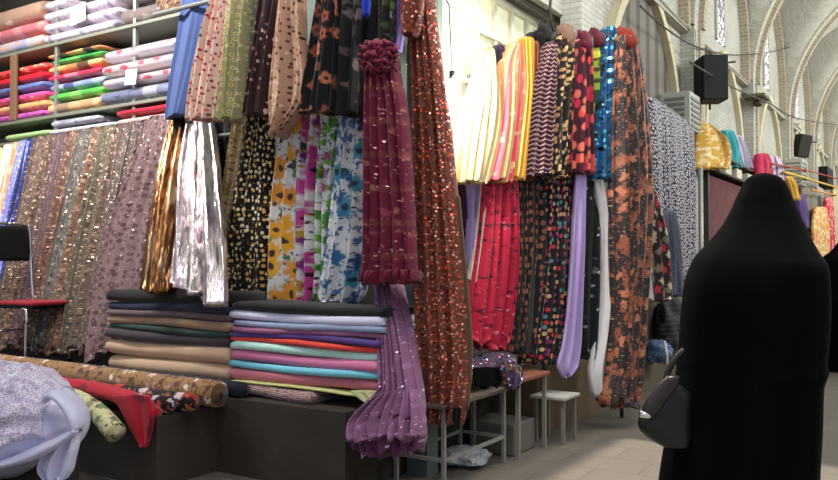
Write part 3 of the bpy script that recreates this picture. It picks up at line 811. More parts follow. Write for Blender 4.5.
# ================================================================== WHITE LACE HEAP
def heap():
    rt = root('lace_heap', onD(3.5)(20, 478), 'heap of white lilac lace and satin cloth beside the fabric rolls', 'cloth heap')
    rt.location.z = .28
    D = 3.55
    cols = [(-70, 372, 500), (-40, 368, 496), (-10, 367, 486), (15, 368, 474), (35, 373, 464), (50, 382, 456), (63, 390, 452), (74, 399, 447), (81, 410, 440), (84, 420, 432)]
    def loft(name, mat, infl, a0, a1, nu, closed, fold, keep=None):
        use = keep or cols
        T = smooth_pts([onD(D)(c[0], c[1]) for c in use], 12); B = smooth_pts([onD(D)(c[0], c[2]) for c in use], 12)
        rows = []
        for i, (t, b) in enumerate(zip(T, B)):
            c = (t + b) / 2; hz = (t - b).length / 2 * infl; hd = min(.30, hz * 1.15 + .02)
            row = []
            for j in range(nu + (0 if closed else 1)):
                a = a0 + (a1 - a0) * j / nu
                v = Vector((0, 0, 1)) * math.sin(a) * hz - FWD0 * math.cos(a) * hd
                p = c + v
                q = p * 4.2; q.z *= 1.9
                k = 1 + fold * 2.4 * (.35 - abs(mnoise.noise(q))) + fold * 1.3 * (.3 - abs(mnoise.noise(q * 2.3 + Vector((4, 1, 7))))) + fold * .6 * mnoise.noise(p * 17)
                row.append(c + v * k)
            rows.append(row)
        L = [0]
        for a, b in zip(T, T[1:]): L.append(L[-1] + (b - a).length)
        me = grid_mesh(name, rows, lambda i, j: (L[i], j / nu * .9), closed, closed, closed)
        return child(link(name, me, mat, None, True), rt)
    satin = fab(c8(212, 210, 236), [('blotch', dict(scale=5, t=.56, cols=[c8(222, 214, 236)]))], rough=.32, spec=.6, sheen=.2, crinkle=.3)
    loft('satin_cloth', satin, 1.0, 0, 2 * math.pi, 110, True, .075)
    lace = fab(c8(222, 212, 228), [('blotch', dict(scale=26, t=.54, cols=[c8(186, 160, 188), c8(200, 186, 214)])), flw([(226, 220, 234), (196, 180, 200)], 15, .36, warp=.7, petals=6.0), ('dots', dict(scale=70, r=.3, cols=[c8(168, 150, 176)]))], rough=.7, crinkle=.9)
    o = loft('lace_cover', lace, 1.05, -.25, 2.6, 80, False, .11, cols[:7])
    m = o.modifiers.new('thick', 'SOLIDIFY'); m.thickness = .012
    def fold(pts, r, d):
        P = smooth_pts([onD(d + k * .0)(x, y) for k, (x, y) in enumerate(pts)], 7); n = len(P)
        child(tube('satin_fold', P, [r * (.25 + .9 * math.sin(math.pi * min(.93, (i + 1) / n)) ** .6) for i in range(n)], satin, None, 24, .38, .5, int(r * 1000)), rt)
    fold([(44, 402), (52, 394), (63, 399), (73, 413), (77, 428), (74, 444)], .045, 3.36)
    fold([(-14, 468), (14, 461), (38, 452), (60, 441), (76, 430)], .05, 3.33)
    child(hang('hanging_end', satin, [(436, 60, 80), (446, 50, 79), (458, 42, 76), (470, 39, 73), (480, 46, 66)], onD(3.36), .06, 2.2, .7, seed=12, wav=.01, dome=.02, nv=30), rt)
heap()
hp = onD(3.6)(-10, 478)
ct = box('wooden_crate', -.55, .28, -.28, .28, 0, max(.1, hp.z + .03), plain(c8(46, 38, 32), .8), None, .01); ct.location = (hp.x, hp.y, 0); ct.rotation_euler = (0, 0, YAW)
tag(ct, 'dark wooden crate under the white lace heap', 'crate')

# ================================================================== CHAIR
def chair():
    rt = root('chair', (-5.93, 3.68, .452), 'chrome framed chair with red seat and black back on the platform', 'chair', rz=R(6))
    sw, sd, hz = .40, .42, .46
    def cb(name, *a): return box(name, *a)
    s = box('seat', -.22, .27, -.20, .20, .455, .485, fab(c8(150, 16, 40), [], rough=.7), rt, .014, 3)
    box('seat_base', -.20, .25, -.185, .185, .432, .456, M_black, rt, .008)
    # backrest (gently curved panel) at the rear end
    rows = []
    for i in range(9):
        zz = .79 + .28 * i / 8; ring = []
        tt = i / 8; e = .9 + .1 * math.sin(math.pi * tt)
        for j in range(24):
            a = 2 * math.pi * j / 24; c, s_ = math.cos(a), math.sin(a)
            yv = math.copysign(abs(c) ** .4, c) * .19 * e; xv = math.copysign(abs(s_) ** .6, s_) * .014
            ring.append(Vector((-.255 - .03 * tt + xv - .25 * yv * yv, yv, zz)))
        rows.append(ring)
    link('backrest', grid_mesh('backrest', rows, lambda i, j: (j / 24, i / 8), True, True, True), plain(c8(20, 22, 24), .5), rt, True)
    for sgn in (-1, 1):
        y = .195 * sgn
        tube('frame_side', smooth_pts([(-.20, y, .0), (-.215, y, .25), (-.225, y, .45), (-.25, y, .62), (-.285, y * .98, 1.04), (-.29, y * .8, 1.08), (-.29, 0, 1.085)], 5), .011, M_chrome, rt)
        tube('leg', smooth_pts([(.12, y * .9, .435), (.17, y * .95, .428), (.195, y, .38), (.19, y, .2), (.185, y, .0)], 5), .011, M_chrome, rt)
        box('rubber_foot', .17, .20, y - .015, y + .015, 0, .025, M_black, rt.children[-1], .005)
    tube('crossbar', [(-.21, -.195, .25), (-.21, .195, .25)], .009, M_chrome, rt)
chair()

# ================================================================== LEFT: HANGING CLOTHS, UPPER ROW
tag(tube('hanging_rail', [(-4.75, 3.86, 3.02), (-2.45, 3.86, 3.02)], .016, M_grey_metal), 'high metal rail above the upper row of hanging cloths', 'rail')
tag(tube('hanging_rail', [(-4.75, 4.05, 2.13), (-2.62, 4.05, 2.13)], .014, M_grey_metal), 'metal rail behind the tops of the flowered fabrics', 'rail')
PU, PLo = onY(3.76), onY(4.02)
def cloth(name, lab, mat, rows, plane, grp, **k):
    o = hang(name, mat, rows, plane, **k); tag(o, lab, 'fabric', grp); return o
def leanp(y1, z1, y0, z0):
    a = Vector((0, y0, z0)); n = Vector((0, z1 - z0, -(y1 - y0))).normalized()
    return lambda px, py: on(px, py, a, n)
GU = 'cloths hanging in the upper row by the shelves'; GL = 'fabrics hanging in the lower row above the stacks'
dots = lambda base, cols, sc, r, **k: fab(c8(*base), [('dots', dict(scale=sc, r=r, cols=[c8(*c) for c in cols], **k))])
cloth('plain_cloth', 'plain royal blue cloth hanging beside the shelves', fab(c8(66, 84, 134), [], crinkle=.05), [(-14, 186, 216), (30, 181, 211), (75, 173, 203), (118, 168, 191)], onY(3.95), GU, depth=.12, folds=1.2, amp=.25, seed=2)
cloth('dotted_cloth', 'pale pink cloth with red dots hanging by the blue cloth', fab(c8(212, 180, 166), [('dots', dict(scale=26, r=.27, cols=[c8(150, 40, 44), c8(100, 60, 40), c8(190, 90, 80)]))]), [(-14, 215, 235), (0, 213, 233), (50, 200, 229), (100, 191, 223), (120, 189, 220)], PU, GU, depth=.09, folds=4, seed=3)
cloth('dotted_cloth', 'olive cloth with cream dots next to the pale pink one', fab(c8(158, 152, 112), [('dots', dict(scale=24, r=.34, cols=[c8(216, 206, 160), c8(200, 190, 120)], rand=.6)), ('dots', dict(scale=24, r=.13, cols=[c8(110, 80, 50)], rand=.6))]), [(-14, 232, 251), (50, 227, 248), (100, 221, 245), (121, 218, 241)], PU, GU, depth=.09, folds=3, seed=4)
cloth('dotted_cloth', 'narrow sage green cloth between olive and maroon ones', fab(c8(126, 134, 116), [('dots', dict(scale=24, r=.3, cols=[c8(180, 180, 130)]))]), [(-14, 249, 264), (40, 247, 258), (88, 243, 249)], onY(3.82), GU, depth=.06, folds=2, seed=5)
cloth('dotted_cloth', 'dark maroon cloth with small white flowers in the upper row', fab(c8(52, 26, 28), [flw([(210, 180, 170), (170, 110, 110)], 20, .26, dens=.5)]), [(-14, 262, 286), (50, 254, 278), (95, 246, 273), (116, 243, 272)], onY(3.78), GU, depth=.08, folds=2.5, amp=.5, seed=6)
cloth('dotted_cloth', 'tan cloth with brown dots gathered to a tail in the upper row', fab(c8(182, 142, 116), [('dots', dict(scale=22, r=.24, cols=[c8(70, 40, 34), c8(110, 60, 44), c8(210, 180, 160)]))]), [(-14, 284, 303), (40, 277, 307), (75, 273, 311), (100, 271, 309), (119, 272, 297), (137, 274, 280)], PU, GU, depth=.12, folds=2, amp=.4, seed=7)
cloth('floral_cloth', 'black cloth with large orange flowers in the upper row', fab(c8(20, 18, 20), [flw([(176, 96, 68), (140, 80, 60), (196, 120, 84)], 10, .46, dens=.6, core=c8(90, 40, 30), warp=.2)]), [(-14, 321, 345), (54, 312, 341), (90, 305, 338), (113, 302, 336)], PU, GU, depth=.11, folds=2, amp=.4, seed=8)
cloth('floral_cloth', 'black cloth with faint grey flowers next to the orange flowered one', fab(c8(24, 22, 24), [flw([(110, 96, 92), (80, 70, 70)], 10, .4, dens=.45)]), [(-14, 342, 364), (60, 340, 360), (115, 336, 357)], PU, GU, depth=.10, folds=2, amp=.5, seed=9)
cloth('bordered_cloth', 'black cloth with a thin silver border beside the maroon dress', fab(c8(26, 20, 24), [('stripe', dict(scale=7, w=.12, cols=[c8(150, 130, 130)])), ('blotch', dict(scale=16, t=.62, cols=[c8(90, 40, 40)]))]), [(-14, 360, 384), (45, 357, 381), (80, 355, 372), (116, 352, 368)], onY(3.84), GU, depth=.09, folds=3, seed=10)
cloth('satin_scarf', 'short bright blue satin scarf end among the black cloths', fab(c8(40, 70, 200), [], rough=.35), [(-14, 361, 370), (6, 362, 369), (16, 364, 367)], onY(3.68), GU, depth=.03, folds=1.5, seed=11, nv=16)
cloth('floral_cloth', 'dark cloth with green leaf print above the maroon dress', fab(c8(34, 34, 30), [flw([(120, 124, 116), (70, 90, 50)], 15, .42)]), [(-14, 383, 397), (30, 381, 396), (52, 380, 394)], onY(3.8), GU, depth=.07, folds=2, seed=12)
cloth('plain_cloth', 'narrow violet cloth beside the red sequinned strip', fab(c8(80, 62, 120), []), [(-14, 395, 404), (30, 394, 402), (50, 393, 400)], onY(3.82), GU, depth=.05, folds=2, seed=13)

# ---- lower row
cloth('foil_fabric', 'gold metallic foil fabric hanging next to the silver one', foil([c8(80, 50, 32), c8(180, 130, 84), c8(110, 70, 44), c8(230, 200, 156), c8(140, 96, 70)], 8), [(113, 177, 192), (150, 169, 190), (195, 160, 184), (250, 151, 177), (284, 147, 172), (292, 150, 170)], leanp(4.0, 2.15, 3.5, 1.0), GL, depth=.10, folds=3, amp=.8, seed=14)
cloth('foil_fabric', 'silver iridescent foil fabric with a pointed hem', foil([c8(92, 72, 66), c8(190, 184, 186), c8(120, 96, 88), c8(216, 206, 204), c8(160, 130, 156), c8(136, 152, 150), c8(226, 222, 222)], 9), [(113, 190, 211), (190, 182, 217), (245, 177, 221), (272, 174, 284, 222), (281, 174, 308, 222)], leanp(3.97, 2.15, 3.46, 1.0), GL, depth=.10, folds=3.4, amp=.8, seed=15)
cloth('sheer_cloth', 'sheer black cloth behind the silver foil fabric', fab(c8(18, 18, 22), [('dots', dict(scale=30, r=.14, cols=[c8(120, 120, 130)], dens=.4))]), [(112, 205, 238), (200, 208, 234), (298, 216, 232)], onY(4.12), GL, depth=.08, folds=3, seed=16)
cloth('dotted_fabric', 'narrow cream fabric with gold dots beside the black dotted one', fab(c8(196, 170, 124), [('dots', dict(scale=55, r=.34, cols=[c8(120, 90, 50), c8(236, 216, 170)]))]), [(112, 236, 251), (160, 229, 244), (215, 221, 233), (252, 219, 226)], PLo, GL, depth=.06, folds=2.4, seed=17)
cloth('dotted_fabric', 'black fabric with round gold dots above the coloured stack', fab(c8(20, 16, 16), [('dots', dict(scale=60, r=.2, cols=[c8(190, 140, 80)], dens=.3)), ('dots', dict(scale=25, r=.31, sx=1.25, cols=[c8(240, 216, 164), c8(226, 180, 110), c8(244, 232, 200)], rand=.85, dens=.85))]), [(110, 247, 275), (160, 239, 273), (215, 229, 271), (285, 225, 269), (301, 225, 268)], onY(4.0), GL, depth=.08, folds=3, amp=.6, seed=18)
whitep = (222, 222, 222)
cloth('flowered_fabric', 'white fabric with large orange sunflowers hanging over the stack', fab(c8(*whitep), [('blotch', dict(scale=13, t=.56, cols=[c8(214, 30, 120), c8(60, 120, 60), c8(60, 60, 60), c8(150, 150, 160)])), ('blotch', dict(scale=34, t=.62, cols=[c8(40, 34, 34)])), flw([(220, 146, 36), (230, 166, 30)], 6.5, .62, core=c8(60, 36, 20), petals=8.0, dens=.85)], rough=.4, spec=.5), [(113, 284, 305), (200, 272, 302), (296, 268, 301), (303, 269, 300)], onY(3.98), GL, depth=.09, folds=2.6, amp=.6, seed=19)
cloth('flowered_fabric', 'white fabric with magenta and purple flowers in the lower row', fab(c8(*whitep), [('blotch', dict(scale=15, t=.56, cols=[c8(60, 60, 60), c8(190, 150, 40), c8(120, 60, 130)])), ('blotch', dict(scale=36, t=.61, cols=[c8(40, 30, 40)])), flw([(176, 36, 130), (130, 44, 130), (196, 66, 150)], 9.5, .62, core=c8(50, 20, 50))], rough=.4, spec=.5), [(113, 304, 323), (200, 301, 319), (302, 301, 320)], onY(4.0), GL, depth=.09, folds=2.4, amp=.8, seed=20)
cloth('flowered_fabric', 'white fabric with green leaves between magenta and blue ones', fab(c8(*whitep), [('blotch', dict(scale=12, t=.52, cols=[c8(74, 140, 40), c8(110, 170, 50), c8(50, 90, 50)])), ('blotch', dict(scale=36, t=.6, cols=[c8(30, 40, 30)])), flw([(60, 130, 40), (180, 60, 130)], 9, .4)], rough=.4, spec=.5), [(113, 322, 343), (200, 318, 335), (270, 319, 331), (303, 317, 327)], onY(4.0), GL, depth=.08, folds=2.2, amp=.8, seed=21)
cloth('flowered_fabric', 'white fabric with big blue flowers next to the maroon dress', fab(c8(*whitep), [('blotch', dict(scale=15, t=.55, cols=[c8(30, 50, 46), c8(60, 110, 160), c8(50, 70, 40)])), ('blotch', dict(scale=36, t=.61, cols=[c8(30, 34, 40)])), flw([(34, 96, 156), (24, 74, 130), (60, 140, 170)], 6.5, .5, core=c8(24, 50, 60), petals=7.0, dens=.8)], rough=.4, spec=.5), [(112, 342, 371), (200, 335, 372), (270, 326, 369), (292, 322, 366), (304, 324, 360)], onY(3.97), GL, depth=.10, folds=3, amp=.6, seed=22)
# ---- maroon dress on the corner
dr = root('maroon_dress', onY(3.66)(390, 180), 'maroon lace dress with a ruffled top hanging at the shop corner', 'dress')
marl = fab(c8(110, 24, 52), [('blotch', dict(scale=16, t=.60, cols=[c8(170, 100, 84), c8(150, 60, 80)])), ('seq', dict(scale=90, dens=.05, cols=[c8(200, 140, 130)])), ('stripe', dict(scale=5.4, axis=1, w=.2, cols=[c8(150, 90, 70)], fade=.22))], rough=.7)
child(hang('skirt', marl, [(60, 370, 398), (75, 369, 399), (110, 368, 406), (170, 367, 411), (230, 366, 415), (281, 364, 417)], onY(3.66), .13, 5, .5, seed=23), dr)
rf = fab(c8(120, 22, 52), [], rough=.8)
rp = random.Random(4)
for k, (py, xl, xr) in enumerate([(47, 369, 398), (52, 366, 403), (58, 365, 404), (64, 366, 402), (70, 369, 399)]):
    a, b = onY(3.62)(xl, py), onY(3.62)(xr, py)
    P = [a.lerp(b, q / 22) + Vector((0, .03 * math.sin(q * 1.9 + k) - .05, .014 * math.sin(q * 2.7 + k * 2))) for q in range(23)]
    child(tube('ruffle', P, [.012 + .016 * math.sin(math.pi * q / 22) for q in range(23)], rf, None, 12, .7, .5, k), dr)
ft = fab(c8(104, 18, 44), [], rough=.8)
child(hang('hem_frill', ft, [(270, 363, 418), (277, 363, 419), (283, 364, 418)], onY(3.64), .15, 8, .5, seed=24, nv=8, dome=.005), dr)
# ---- purple skirt below it
sk = root('purple_skirt', onY(3.44)(388, 440), 'sheer purple tiered skirt hanging low at the shop corner', 'skirt')
purl = fab(c8(130, 84, 118), [('blotch', dict(scale=20, t=.58, cols=[c8(150, 104, 138)])), ('seq', dict(scale=110, dens=.05, cols=[c8(206, 170, 200)]))], rough=.7)
child(hang('skirt_body', purl, [(270, 377, 397), (300, 382, 402), (330, 384, 409), (360, 385, 414), (388, 383, 419), (400, 370, 421), (414, 357, 423)], leanp(3.78, 1.05, 3.50, .5), .13, 6, .6, seed=25), sk)
child(hang('tier_frill', purl, [(390, 384, 416), (402, 367, 421), (418, 352, 424), (430, 350, 424), (437, 352, 424)], leanp(3.76, 1.05, 3.47, .5), .12, 7, .7, seed=26, nv=14, dome=.01, wav=.02), sk)
child(hang('hem_frill', fab(c8(112, 58, 100), [('seq', dict(scale=60, dens=.1, cols=[c8(226, 190, 226)]))], rough=.7), [(424, 354, 424), (440, 356, 424), (450, 362, 421)], onY(3.48), .15, 8, .6, seed=27, nv=14, dome=.01, wav=.03), sk)
# ---- red sequinned curtain
sq = fab(c8(116, 64, 50), [('seq', dict(scale=80, dens=.62, cols=[c8(140, 56, 42), c8(214, 80, 58), c8(230, 116, 92), c8(150, 80, 60), c8(250, 186, 170), c8(120, 50, 40)], tilt=1.0, rough=.3))], rough=.6)  # paler sequin tones put the glints into the colour
cs = root('sequin_curtain', onY(3.9)(440, 420), 'long rust red sequinned cloth hanging at the shop corner post', 'fabric')
child(hang('cloth_body', sq, [(-14, 411, 431), (40, 413, 438), (110, 415, 447), (200, 415, 456), (290, 416, 464), (350, 418, 468), (400, 419, 466), (423, 420, 461)], onY(3.86), .10, 4, .55, seed=28, wav=.02), cs)
child(hang('edge_strip', fab(c8(96, 70, 48), []), [(200, 455, 460), (290, 461, 468), (350, 466, 472), (408, 462, 468)], onY(3.88), .03, 1.5, .4, seed=29), cs)
child(hang('hem_tassel', M_black, [(408, 453, 461), (418, 453, 461), (427, 456, 459)], onY(3.79), .02, 1.5, .3, seed=30, nv=10, dome=.006), cs)
cloth('sequin_cloth', 'short red sequinned strip beside the long sequinned cloth', sq, [(-14, 403, 426), (18, 403, 422), (36, 404, 417)], onY(3.74), None, depth=.06, folds=2, seed=33)

# ================================================================== RIGHT DISPLAY ALONG THE STREET
DA, DB = (-2.49, 4.40), (-2.02, 6.43)
def disp(off=0.0):
    d = Vector((DB[0] - DA[0], DB[1] - DA[1])).normalized(); n = Vector((d.y, -d.x))
    return plane2((DA[0] + n.x * off, DA[1] + n.y * off), (DB[0] + n.x * off, DB[1] + n.y * off))
rk = root('display_rack', (-2.3, 5.4, 0), 'metal rack with two rails carrying the fabrics along the street', 'rack')
for nm, z0, z1 in (('rail', 2.42, 2.98), ('rail', 1.74, 1.86)):
    child(tube(nm, [(DA[0] - .03, DA[1] + .1, z0), (DB[0] - .03, DB[1] - .05, z1)], .012, M_dark_metal), rk)
for px_, py_, zt in ((DB[0] - .12, DB[1] - .12, 2.95), (-2.36, 5.32, 2.6)):
    child(tube('post', [(px_, py_, 0.0), (px_, py_, zt)], .015, M_dark_metal), rk)
GR = 'fabrics hanging from the upper rail along the street'; GRL = 'fabrics hanging from the lower rail along the street'
U0, U1, Lw = disp(.05), disp(.0), disp(-.06)
heads = []
def clothh(name, lab, mat, rows, plane, grp, head=None, **k):
    o = cloth(name, lab, mat, rows, plane, grp, **k)
    if head:
        y, xl, xr = rows[0]
        a, b = plane(xl, y), plane(xr, y); c = (a + b) / 2; hw = (a - b).length / 2
        hcol, hl = head
        hd = sphere_blob('gathered_top', c + Vector((0, 0, -.02)), 1, hcol, o, (hw * .88, hw * .8, .10), .5, len(heads)); hd['label'] = hl
        heads.append(hd)
    return o
clothh('pleated_cloth', 'cream gold pleated cloth nearest the bright bulb', fab(c8(222, 200, 150), [('stripe', dict(scale=24, w=.3, cols=[c8(176, 140, 90)]))], rough=.5), [(52, 482, 491), (85, 472, 495), (130, 457, 498), (183, 451, 486)], U0, GR, depth=.08, folds=6, seed=41)
cloth('grey_cloth', 'small dark grey violet bunch between cream and peach cloths', fab(c8(74, 62, 82), []), [(49, 493, 502), (68, 494, 501), (90, 494, 500)], U1, GR, depth=.06, folds=2, seed=42, nv=20)
clothh('pleated_cloth', 'peach cloth with a pink stripe in the upper street row', fab(c8(224, 168, 120), [('stripe', dict(scale=9, w=.18, cols=[c8(226, 80, 100)])), ('blotch', dict(scale=14, t=.6, cols=[c8(240, 206, 160)]))], rough=.6), [(46, 509, 518), (70, 499, 520), (130, 494, 516), (182, 483, 511)], U0, GR, depth=.09, folds=5, seed=43)
clothh('pleated_cloth', 'yellow orange cloth in the upper street row', fab(c8(226, 166, 60), [('stripe', dict(scale=12, w=.25, cols=[c8(236, 196, 110)]))], rough=.6), [(41, 520, 530), (90, 518, 527), (180, 508, 521)], U0, GR, depth=.08, folds=3, seed=44)
clothh('pleated_cloth', 'rusty orange and brown cloth beside the yellow one', fab(c8(176, 96, 50), [('stripe', dict(scale=18, w=.4, cols=[c8(90, 46, 34)]))], rough=.6), [(45, 527, 536), (110, 524, 533), (180, 518, 527)], U1, GR, depth=.08, folds=3, seed=45)
clothh('dark_cloth', 'narrow charcoal cloth bunch behind the rusty orange one', fab(c8(40, 36, 44), []), [(36, 527, 536), (80, 528, 537), (130, 526, 534)], disp(-.07), GR, depth=.07, folds=2, seed=46)
clothh('dark_cloth', 'black cloth with a rounded gathered top in the street row', fab(c8(16, 15, 18), []), [(35, 536, 549), (80, 535, 548), (140, 526, 541)], disp(-.02), GR, head=(fab(c8(14, 14, 16), []), 'rounded black gathered top'), depth=.09, folds=2.5, seed=47)
clothh('patterned_cloth', 'maroon cloth with white zigzags in the upper street row', fab(c8(70, 26, 36), [('zig', dict(scale=38, w=.3, cols=[c8(190, 160, 160)]))]), [(46, 545, 554), (90, 531, 550), (130, 525, 548), (176, 520, 545)], U0, GR, depth=.08, folds=3, seed=48)
clothh('dotted_cloth', 'black cloth with gold dots and a brown gathered top', fab(c8(30, 22, 20), [('dots', dict(scale=30, r=.33, cols=[c8(214, 180, 126), c8(180, 134, 90)], sy=.7))]), [(36, 557, 571), (60, 554, 571), (100, 548, 567), (177, 542, 564)], U0, GR, head=(fab(c8(120, 92, 74), []), 'brown gathered top'), depth=.09, folds=3, seed=49)
clothh('dotted_cloth', 'maroon cloth with coral red spots in the upper street row', fab(c8(64, 18, 32), [('dots', dict(scale=17, r=.36, cols=[c8(220, 76, 70), c8(196, 40, 70), c8(214, 110, 90)], sy=.6))]), [(42, 576, 589), (70, 573, 588), (120, 569, 588), (174, 566, 590)], U0, GR, head=(fab(c8(90, 16, 40), []), 'maroon gathered top'), depth=.09, folds=3, seed=50)
clothh('floral_cloth', 'yellow green printed cloth with a wine red gathered top', fab(c8(60, 66, 30), [flw([(206, 206, 70), (150, 170, 60)], 12, .5)]), [(40, 588, 600), (60, 588, 600), (110, 588, 598), (173, 587, 597)], U1, GR, head=(fab(c8(84, 14, 34), []), 'wine red gathered top'), depth=.09, folds=2.4, seed=51)
clothh('sequinned_cloth', 'shiny turquoise blue cloth in the upper street row', fab(c8(24, 76, 120), [('seq', dict(scale=34, dens=.5, cols=[c8(60, 150, 190), c8(30, 90, 150), c8(120, 200, 220)], tilt=.8)), ('blotch', dict(scale=18, t=.58, cols=[c8(20, 36, 50)]))], rough=.4), [(30, 604, 611), (60, 600, 612), (110, 596, 612), (181, 593, 612)], U0, GR, depth=.09, folds=3, seed=52)
tanfl = fab(c8(44, 30, 30), [('blotch', dict(scale=13, t=.53, cols=[c8(176, 100, 66), c8(150, 84, 58), c8(190, 120, 86)], sy=.6, detail=3)), flw([(196, 120, 84), (170, 98, 70)], 11, .3, dens=.6, sy=.75, warp=.9), ('blotch', dict(scale=48, t=.6, cols=[c8(40, 26, 26)])), ('blotch', dict(scale=60, t=.64, cols=[c8(190, 156, 130)], off=(3, 2)))], rough=.5, spec=.4)
clothh('floral_cloth', 'long black cloth with orange brown flowers reaching almost to the floor', tanfl, [(38, 616, 631), (55, 614, 637), (90, 612, 643), (150, 611, 648), (200, 611, 650), (260, 612, 647), (320, 612, 641), (370, 608, 638), (404, 601, 633)], disp(.12), GR, head=(fab(c8(130, 44, 26), []), 'rust red gathered top'), depth=.11, folds=4, seed=53, wav=.03)
bw = fab(c8(40, 40, 52), [('dots', dict(scale=34, r=.34, cols=[c8(214, 206, 214)], rand=.7)), ('stripe', dict(scale=5, w=.08, cols=[c8(120, 110, 130)]))], rough=.6)
cloth('spotted_cloth', 'black cloth with dense white spots hanging along the street wall', bw, [(97, 648, 131, 693), (150, 650, 165, 694), (200, 652, 205, 695), (250, 656, 245, 694), (290, 660, 275, 690)], onX(-2.2), None, depth=.10, folds=6, amp=.5, seed=54)
# lower row
cloth('plain_cloth', 'lilac cloth at the end of the lower street row near the bulb', fab(c8(170, 148, 206), [], rough=.5), [(182, 466, 483), (220, 467, 479), (264, 468, 473)], Lw, GRL, depth=.05, folds=2, seed=55)
cloth('dark_cloth', 'dark purple cloth peeping out beside the long sequinned cloth', fab(c8(60, 30, 66), []), [(182, 455, 468), (215, 459, 468), (235, 464, 468)], disp(-.09), GRL, depth=.04, folds=2, seed=56)
cloth('plain_cloth', 'narrow white cloth strip beside the red flowered one', fab(c8(226, 214, 200), []), [(180, 481, 491), (230, 476, 482), (282, 470, 474)], disp(-.02), GRL, depth=.04, folds=2, seed=57)
cloth('floral_cloth', 'crimson cloth with dark leaf print in the lower street row', fab(c8(186, 30, 62), [('blotch', dict(scale=20, t=.58, cols=[c8(90, 20, 40)])), ('blotch', dict(scale=34, t=.66, cols=[c8(214, 130, 140)]))], rough=.5), [(176, 484, 514), (230, 479, 514), (290, 471, 512), (346, 466, 504)], disp(.0), GRL, depth=.10, folds=5, amp=.7, seed=58, wav=.03)
cloth('spotted_cloth', 'dark cloth with rows of brown spots in the lower street row', fab(c8(26, 22, 24), [('dots', dict(scale=22, r=.32, cols=[c8(130, 76, 56), c8(150, 96, 70)], sx=1.5, sy=.75, rand=.6)), ('stripe', dict(scale=13, w=.16, cols=[c8(50, 46, 46)]))]), [(180, 506, 543), (250, 505, 540), (320, 500, 534), (352, 496, 530)], Lw, GRL, depth=.10, folds=6, amp=.7, seed=59)
cloth('spotted_cloth', 'black cloth with multicoloured shiny spots in the lower street row', fab(c8(24, 18, 24), [('dots', dict(scale=21, r=.34, cols=[c8(196, 50, 60), c8(206, 170, 120), c8(90, 150, 150), c8(150, 60, 120), c8(214, 140, 110)], rand=.6, sx=1.25, metal=.3, rough=.35))]), [(172, 541, 578), (250, 537, 572), (320, 528, 570), (363, 520, 566)], Lw, GRL, depth=.10, folds=6, amp=.7, seed=60)
cloth('satin_scarf', 'long pale lilac satin scarf with a pointed end', fab(c8(166, 144, 196), [], rough=.4, spec=.5), [(174, 575, 586), (250, 571, 582), (310, 566, 580), (345, 561, 579), (366, 556, 576), (377, 564, 567)], disp(.04), GRL, depth=.03, folds=2.4, amp=1.2, seed=61)
cloth('dark_cloth', 'black cloth between the lilac and white scarves', fab(c8(18, 18, 18), [('seq', dict(scale=40, dens=.05, cols=[c8(160, 160, 170)]))]), [(172, 584, 601), (260, 579, 603), (335, 577, 600), (358, 580, 592)], disp(-.01), GRL, depth=.08, folds=3, seed=62)
cloth('satin_scarf', 'long white scarf with a pointed end beside the black cloth', fab(c8(206, 204, 204), [], rough=.5), [(174, 594, 603), (230, 601, 615), (290, 601, 615), (335, 596, 613), (370, 590, 609), (397, 594, 602)], disp(.05), GRL, depth=.06, folds=2, seed=63)
cloth('floral_cloth', 'dark cloth with red and cream flowers behind the long brown one', fab(c8(40, 26, 32), [flw([(176, 50, 70), (190, 180, 150), (120, 110, 90)], 11, .46)]), [(196, 640, 656), (240, 642, 664), (290, 644, 669), (301, 646, 667)], onX(-2.12), None, depth=.08, folds=3, seed=64)
cloth('plain_cloth', 'short white cloth strip below the red and cream flowered cloth', fab(c8(206, 204, 198), []), [(255, 638, 646), (285, 641, 650), (299, 642, 652)], onX(-2.0), None, depth=.03, folds=1.5, seed=65)
cloth('navy_cloth', 'dark navy cloth at the foot of the white spotted one', fab(c8(40, 46, 66), [('blotch', dict(scale=30, t=.56, cols=[c8(70, 80, 100)], sy=3))]), [(214, 660, 676), (250, 662, 680), (296, 664, 684)], onX(-2.12), None, depth=.06, folds=2.5, seed=66)
# bare bulb by the sequinned curtain
bp = onX(-2.42)(452, 88)
bl = root('hanging_bulb', bp, 'bright bare bulb glowing beside the long sequinned cloth', 'lamp')
child(sphere_blob('bulb', bp, .045, emis((1, .96, .88), 40), None, (1, 1, 1.2), 0), bl)
child(tube('socket', [bp + Vector((0, 0, .045)), bp + Vector((0, 0, .10))], .018, M_black), bl)
child(tube('cord', [bp + Vector((0, 0, .10)), bp + Vector((-.02, 0, .5)), bp + Vector((-.25, .05, .85))], .004, M_black), bl)
pl = bpy.data.lights.new('bulb_light', 'POINT'); pl.energy = 42; pl.shadow_soft_size = .08; pl.color = (1, .95, .86)
po = bpy.data.objects.new('bulb_light', pl); COL.objects.link(po); po.location = bp + Vector((.10, .04, 0)); po['kind'] = 'helper'

